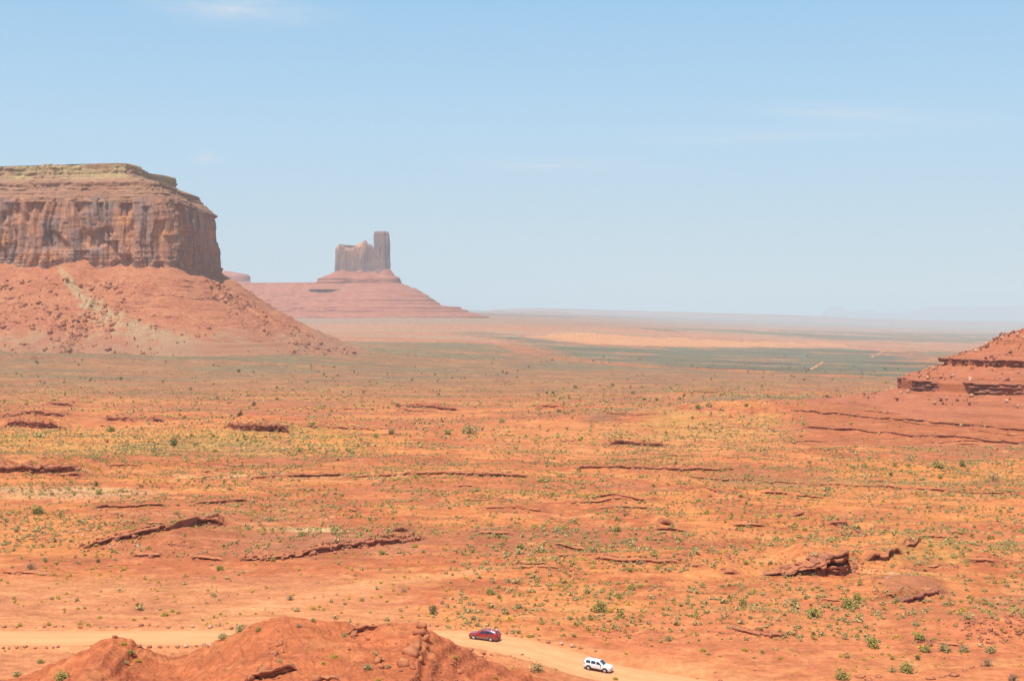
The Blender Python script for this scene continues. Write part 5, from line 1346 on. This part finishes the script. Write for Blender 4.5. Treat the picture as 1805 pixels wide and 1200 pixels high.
def car(name, label, loc, heading, pitch, roll, L, W, wb, fo, paint, boxy):
    root = empty(name, loc); root.rotation_mode = 'XYZ'
    f = Vector((math.cos(heading), math.sin(heading), 0))
    root.rotation_euler = (roll, pitch, heading)
    tag(root, label, 'car')
    def add(nm, V, Fc, mat, sm=False, parent=None): return mk(nm, V, Fc, mat, parent or root, sm, None, local=True)
    hw = W/2; x1 = fo + wb/2; x0 = x1 - L; R_ = .365 if not boxy else .355
    # stations along the length: x, underside, belt line, top, half width of the top, half width of the body
    if boxy:
        st = [(x1, .46, .72, .74, .52, .60), (x1-.04, .34, .92, .95, .66, .74), (x1-.16, .27, .98, 1.02, .74, .84), (x1-.55, .25, 1.01, 1.07, .78, .875), (x1-1.08, .25, 1.03, 1.10, .78, .88), (x1-1.22, .25, 1.04, 1.17, .76, .88),
              (x1-1.50, .25, 1.05, 1.40, .72, .88), (x1-1.72, .25, 1.05, 1.57, .69, .88), (x1-1.95, .25, 1.06, 1.645, .68, .88), (x1-2.6, .25, 1.07, 1.675, .685, .88), (x0+1.0, .25, 1.08, 1.67, .685, .88), (x0+.38, .27, 1.08, 1.645, .675, .875), (x0+.20, .30, 1.07, 1.58, .66, .86), (x0+.08, .34, 1.03, 1.25, .70, .82), (x0+.02, .38, .95, 1.02, .72, .78), (x0, .46, .74, .78, .64, .70)]
        ws = (x1-1.20, x1-1.88); side = [(x1-1.50, x1-2.32), (x1-2.44, x1-3.16), (x1-3.30, x1-3.98)]
    else:
        st = [(x1, .42, .62, .65, .55, .62), (x1-.05, .32, .80, .82, .66, .78), (x1-.20, .25, .90, .93, .74, .89), (x1-.65, .22, .98, 1.03, .80, .955), (x1-1.15, .22, 1.02, 1.10, .80, .965), (x1-1.40, .22, 1.04, 1.18, .78, .965),
              (x1-1.80, .22, 1.05, 1.43, .70, .965), (x1-2.15, .22, 1.06, 1.60, .66, .965), (x1-2.5, .22, 1.07, 1.685, .645, .965), (x1-3.1, .22, 1.08, 1.71, .64, .965), (x1-3.8, .22, 1.10, 1.685, .63, .96), (x0+.62, .24, 1.12, 1.62, .61, .95), (x0+.35, .26, 1.12, 1.53, .60, .93), (x0+.14, .30, 1.06, 1.24, .68, .88), (x0+.04, .34, .92, .98, .74, .84), (x0, .44, .70, .74, .66, .74)]
        ws = (x1-1.38, x1-2.35); side = [(x1-1.86, x1-2.72), (x1-2.80, x1-3.62), (x1-3.70, x1-4.30)]
    st = np.array(st)
    xs = np.unique(np.concatenate([st[:, 0], np.linspace(x0, x1, 46)]))[::-1]
    g = {k: np.interp(xs, st[::-1, 0], st[::-1, k]) for k in range(1, 6)}
    def rng(k):
        b, bl, tp, tw, w = [g[q][k] for q in range(1, 6)]
        tw = min(tw, w)
        h = [(0, b), (w*.80, b), (w*.965, b+.10), (w, b + (bl-b)*.45), (w*.992, b + (bl-b)*.80), (w*.965, bl), (tw + (w*.965-tw)*.12, tp-.07*(tp-bl > .2) - .012), (tw*.93, tp-.012), (tw*.6, tp), (0, tp + .012)]
        return h
    ring = []
    for k in range(len(xs)):
        h = rng(k); ring.append([(xs[k], y, z) for y, z in h] + [(xs[k], -y, z) for y, z in h[-2:0:-1]])
    V = np.array(ring).reshape(-1, 3); n = len(ring[0])
    Fc = [list(q) for q in grid_faces(len(xs), n, True)] + [list(range(n)), [len(V)-n + (n-1-i) for i in range(n)]]
    body = add('body', V, Fc, paint, True)
    def pt(x, t, s, out=.012):
        """on the side glass: t = 0 at the belt line, 1 under the roof"""
        k = np.interp(x, xs[::-1], np.arange(len(xs))[::-1]); a_ = {q: np.interp(x, xs[::-1], g[q][::-1]) for q in g}
        w = a_[5]*.965; tw = min(a_[4], a_[5]); ty = tw + (w-tw)*.12; tz = a_[3]-.07-.012
        return (x, s*(w + (ty-w)*t + out), a_[2] + (tz-a_[2])*t)
    for s in (1, -1):
        for k, (xa, xb) in enumerate(side):
            Vw, m = [], 7
            for i in range(m):
                x = xa + (xb-xa)*i/(m-1)
                ta = .08; tb = .90
                if not boxy and k == 2: tb = .90 - .62*(i/(m-1))**1.6; ta = .10 + .10*i/(m-1)
                if k == 0: tb = min(tb, .30 + .62*(i/(m-1))*1.9)
                for t_ in (ta, (ta+tb)/2, tb): Vw.append(pt(x, t_, s))
            Fw = [list(q) for q in grid_faces(m, 3)]
            if s > 0: Fw = [q[::-1] for q in Fw]
            add('side_window', Vw, Fw, M_GLASS, False)
        # handles, mirror, sill, wheel-arch trim, roof rail
        for xh in (side[0][1] + .10, side[1][1] + .06):
            p = pt(xh, -.10, s, .02); hv = [(p[0]+a*.11, p[1]+b*.02, p[2]-.08+c*.018) for a in (-1, 1) for b in (-1, 1) for c in (-1, 1)]
            add('door_handle', hv, [[0, 1, 3, 2], [4, 6, 7, 5], [0, 4, 5, 1], [2, 3, 7, 6], [0, 2, 6, 4], [1, 5, 7, 3]], M_CHR if not boxy else paint)
        v, f_ = ico(2); p = pt(ws[0]-.38, .10, s, .13); add('side_mirror', v*np.array([.07, .12, .085]) + np.array(p), f_, M_TRIM if boxy else paint, True)
        sv = []
        for i in range(9):
            x = (wb/2 - .40) - (wb-.80)*i/8
            w = np.interp(x, xs[::-1], g[5][::-1])
            for (yy, zz) in ((w*.93, .23), (w+.012, .27), (w+.016, .44), (w*.97, .47)): sv.append((x, s*yy, zz))
        fs = [list(q) for q in grid_faces(9, 4)]; add('sill_trim', sv, fs if s < 0 else [q[::-1] for q in fs], M_TRIM if boxy else M_DUSTTR)
        for xw in (wb/2, -wb/2):
            w = np.interp(xw, xs[::-1], g[5][::-1]); av = []
            for i in range(15):
                th = math.pi*i/14*1.10 - .157
                for r_, yy in ((R_-.02, w-.04), (R_+.02, w+.014), (R_+.10, w+.018), (R_+.115, w-.03)): av.append((xw + r_*math.cos(th), s*yy, max(R_ + r_*math.sin(th), .2)))
            fa = [list(q) for q in grid_faces(15, 4)]; add('wheel_arch', av, fa if s > 0 else [q[::-1] for q in fa], M_TRIM if boxy else M_DUSTTR)
            wv = [(xw, s*(w+.006), R_)] + [(xw + (R_+.03)*math.cos(t_), s*(w+.006), R_ + (R_+.03)*math.sin(t_)) for t_ in np.linspace(0, 2*math.pi, 25)[:-1]]
            fw = [[0, 1+i, 1+(i+1) % 24] for i in range(24)]; add('wheel_well', wv, fw if s < 0 else [q[::-1] for q in fw], M_TRIM)
            wr = empty('wheel', (0, 0, 0)); wr.parent = root; wr.location = (xw, s*(w-.075), R_)
            tv = []
            prof = [(R_*.62, -.11), (R_*.93, -.115), (R_, -.08), (R_, .07), (R_*.94, .112), (R_*.66, .118), (R_*.64, .09)]
            for i in range(28):
                a_ = 2*math.pi*i/28
                for r_, yy in prof: tv.append((r_*math.cos(a_), s*yy, r_*math.sin(a_)))
            tf = []
            for i in range(28):
                for j in range(6): tf.append([i*7+j, i*7+j+1, ((i+1) % 28)*7+j+1, ((i+1) % 28)*7+j])
            add('tyre', tv, tf if s < 0 else [q[::-1] for q in tf], M_RUB, True, wr)
            rv, rf = [], []
            ri = R_*.655
            b0 = len(rv)
            for i in range(28):                              # outer lip
                a_ = 2*math.pi*i/28
                for r_, yy in ((ri, .085), (ri, .112), (ri*.86, .112), (ri*.84, .05)): rv.append((r_*math.cos(a_), s*yy, r_*math.sin(a_)))
            for i in range(28):
                for j in range(3): rf.append([i*4+j, i*4+j+1, ((i+1) % 28)*4+j+1, ((i+1) % 28)*4+j])
            for sp in range(5):                              # spokes
                a_ = 2*math.pi*sp/5 + .3; ca, sa = math.cos(a_), math.sin(a_); b0 = len(rv)
                for (r_, hw_) in ((.03, .055), (ri*.9, .04)):
                    for d_ in (-1, 1):
                        for yy in (.06, .105): rv.append((r_*ca - d_*hw_*sa, s*yy, r_*sa + d_*hw_*ca))
                rf += [[b0, b0+4, b0+5, b0+1], [b0+2, b0+3, b0+7, b0+6], [b0+1, b0+5, b0+7, b0+3], [b0, b0+2, b0+6, b0+4]]
            b0 = len(rv)
            rv += [(.07*math.cos(t_), s*.112, .07*math.sin(t_)) for t_ in np.linspace(0, 2*math.pi, 13)[:-1]]; rf.append([b0+i for i in range(12)])
            add('rim', rv, rf, M_RIM, False, wr)
            dv = [(ri*.86*math.cos(t_), s*.045, ri*.86*math.sin(t_)) for t_ in np.linspace(0, 2*math.pi, 25)[:-1]]
            add('brake_disc', dv, [list(range(24))], M_TRIM, False, wr)
        rl_ = []
        xa, xb = ws[1] - .25, x0 + .7
        for i in range(12):
            x = xa + (xb-xa)*i/11; z = np.interp(x, xs[::-1], g[3][::-1]); tw = np.interp(x, xs[::-1], g[4][::-1]); lift = .0 if i in (0, 11) else .055
            for (dy, dz) in ((-.018, 0), (.018, 0), (.018, .022), (-.018, .022)): rl_.append((x, s*(tw*.90+dy), z + lift + dz - .012))
        add('roof_rail', rl_, [list(q) for q in grid_faces(12, 4, True)], M_CHR if not boxy else M_TRIM)
        # lamps
        zl = .80 if boxy else .74
        lv = []
        for (dx, yy, zz) in ((.02, .40, zl-.07), (-.22, .83 if boxy else .86, zl-.04), (-.26, .83 if boxy else .86, zl+.09), (.0, .42, zl+.10)):
            x = x1 + dx
            lv.append((x1 + .012 + dx*.75, s*yy*W/1.86, zz))
        add('headlight', lv, [[0, 1, 2, 3]] if s > 0 else [[3, 2, 1, 0]], M_LAMP)
        tz = .98; w = hw
        tv = [(x0+.05, s*(w*.66), tz-.06), (x0+.05, s*(w*.66), tz+.09), (x0+.10, s*(w*.96), tz+.16), (x0+.34, s*(w*.985), tz+.12), (x0+.30, s*(w*1.0), tz+.0), (x0+.10, s*(w*.965), tz-.10)]
        add('tail_light', [(a-.02, b*1.0, c) for a, b, c in tv], [[0, 1, 2, 5], [2, 3, 4, 5]], M_TAIL)
    # windscreen and rear window
    def topz(x, y):
        tz, tw = np.interp(x, xs[::-1], g[3][::-1]), np.interp(x, xs[::-1], g[4][::-1]); return tz + .018 - .012*abs(y)/tw, tw
    for nm, xa, xb, wf in (('windscreen', ws[0], ws[1], .90), ('rear_window', x0+.18 if boxy else x0+.20, x0+.07 if boxy else x0+.42, .86)):
        Vw = []
        for i in range(7):
            x = xa + (xb-xa)*i/6
            for y in np.linspace(-1, 1, 9):
                z, tw = topz(x, 0); Vw.append((x + (.012 if nm == 'windscreen' else -.02), y*tw*wf, z - .014*abs(y)**2 + .004))
        add(nm, Vw, [list(q) for q in grid_faces(7, 9)][::1], M_GLASS, True)
    # bumpers, grille
    bz0 = .36
    for nm, xe, sg in (('front_bumper', x1, 1), ('rear_bumper', x0, -1)):
        bv = []
        for y in np.linspace(-1, 1, 13):
            cx = xe + sg*(.035 - .24*abs(y)**3)
            for (dx, zz) in ((-.10, bz0-.10), (.0, bz0-.06), (.025, bz0+.06), (.0, bz0+.20), (-.10, bz0+.22)): bv.append((cx + sg*dx, y*hw*.97, zz))
        add(nm, bv, [list(q) for q in grid_faces(13, 5)], (paint if (boxy or sg > 0) else M_DUSTTR), True)
        lv = [(xe + sg*(.048 - .24*abs(y)**3), y*hw*.90, zz) for y in np.linspace(-1, 1, 9) for zz in (bz0-.12, bz0-.02)]
        add('bumper_lip', lv, [list(q) for q in grid_faces(9, 2)], M_TRIM)
    gv = [(x1 + .014 - .10*abs(y)**3, y*.40, zz) for y in np.linspace(-1, 1, 9) for zz in (bz0+.26, .86 if boxy else .80)]
    add('grille', gv, [list(q) for q in grid_faces(9, 2)], M_TRIM if not boxy else M_CHR)
    if not boxy:                                            # bright strip round the side glass
        for s in (1, -1):
            tv = [pt(x, tt_, s, .016) for x in np.linspace(side[0][0], side[2][1], 20) for tt_ in (.92 - .60*max(0, (side[2][0]-x)/(side[2][0]-side[2][1]))**1.6, .985 - .60*max(0, (side[2][0]-x)/(side[2][0]-side[2][1]))**1.6)]
            add('window_trim', tv, [list(q) for q in grid_faces(20, 2)], M_CHR)
    return root
def on_road(px, py): return hit(px, py)
p = on_road(853.5, 1127)
def road_pose(p, heading, wb):
    f = np.array([math.cos(heading), math.sin(heading)])
    _, za = road_dist(np.array([p[0]+f[0]*wb/2]), np.array([p[1]+f[1]*wb/2])); _, zb = road_dist(np.array([p[0]-f[0]*wb/2]), np.array([p[1]-f[1]*wb/2]))
    return (za[0]+zb[0])/2 - .02, -math.atan2(za[0]-zb[0], wb)
hd = math.radians(161); z, pt_ = road_pose(p, hd, 2.93)
car('estate_car', 'dark red sport utility car with grey lower trim driving left on the dirt road', (p[0], p[1], z), hd, pt_, 0, 5.05, 1.95, 2.93, .98, M_RED, False)
p = on_road(1054, 1182)
hd = math.radians(-21); z, pt_ = road_pose(p, hd, 2.63)
car('boxy_car', 'boxy white sport utility car with black trim and roof rails driving right', (p[0], p[1], z), hd, pt_, 0, 4.42, 1.76, 2.63, .86, M_WHITE, True)

# ------------------------------------------------------------------ the lone house out on the plain, and its tracks
M_WALL = plain('pale_plaster', (.50, .40, .33), .9, .1); M_ROOF = plain('grey_roofing', (.30, .27, .26), .8, .2)
def house(px, py, wpx, hpx, dm, label, name):
    p = hit(px, py); w = wpx*p[1]/F; h = hpx*p[1]/F; d = dm
    r = empty(name, tuple(p)); tag(r, label, 'house' if 'house' in name else 'shed')
    hw = w/2
    wv = [(-hw, 0, -1), (hw, 0, -1), (hw, d, -1), (-hw, d, -1), (-hw, 0, h), (hw, 0, h), (hw, d, h), (-hw, d, h)]
    mk('wall', wv, [[0, 1, 5, 4], [1, 2, 6, 5], [2, 3, 7, 6], [3, 0, 4, 7]], M_WALL, r, local=True)
    o = .4; rv = [(-hw-o, -o, h-.05), (hw+o, -o, h-.05), (hw+o, d+o, h-.05), (-hw-o, d+o, h-.05), (-hw-o, d/2, h*1.45), (hw+o, d/2, h*1.45)]
    mk('roof', rv, [[0, 1, 5, 4], [2, 3, 4, 5], [0, 4, 3], [1, 2, 5], [3, 2, 1, 0]], M_ROOF, r, local=True)
    mk('door', [(-.6, -.06, 0), (.6, -.06, 0), (.6, -.06, 2.0), (-.6, -.06, 2.0)], [[0, 1, 2, 3]], M_TRIM, r, local=True)
    for x in (-hw*.6, hw*.55):
        mk('window', [(x-.7, -.05, 1), (x+.7, -.05, 1), (x+.7, -.05, 2), (x-.7, -.05, 2)], [[0, 1, 2, 3]], M_GLASS, r, local=True)
house(1419, 628.5, 12, 2.3, 8, 'tiny lone grey-roofed house far out on the green plain', 'house')
house(1382, 628.2, 4, 1.6, 4, 'tiny dark shed left of the lone house on the green plain', 'shed')
def track(a, b, w, label):
    A, B = hit(*a), hit(*b); d = (B-A)[:2]; n = np.array([-d[1], d[0]])/np.hypot(*d); V = []
    for k in range(50):
        c = A[:2] + d*k/49 + n*w*.5*pn(np.array([k*.2]), np.array([1.0]), 5)[0]
        for s in (-1, 0, 1):
            q = c + n*w*.5*s; V.append((q[0], q[1], gz(q[0], q[1]) + .45))
    o = mk('dirt_track', V, grid_faces(50, 3), M_ROAD, None, False, {'track': np.ones(150)*.1}); tag(o, kind='structure')
track((1427, 652), (1451, 638.5), 4, ''); track((1534, 630), (1566, 615.5), 4, '')
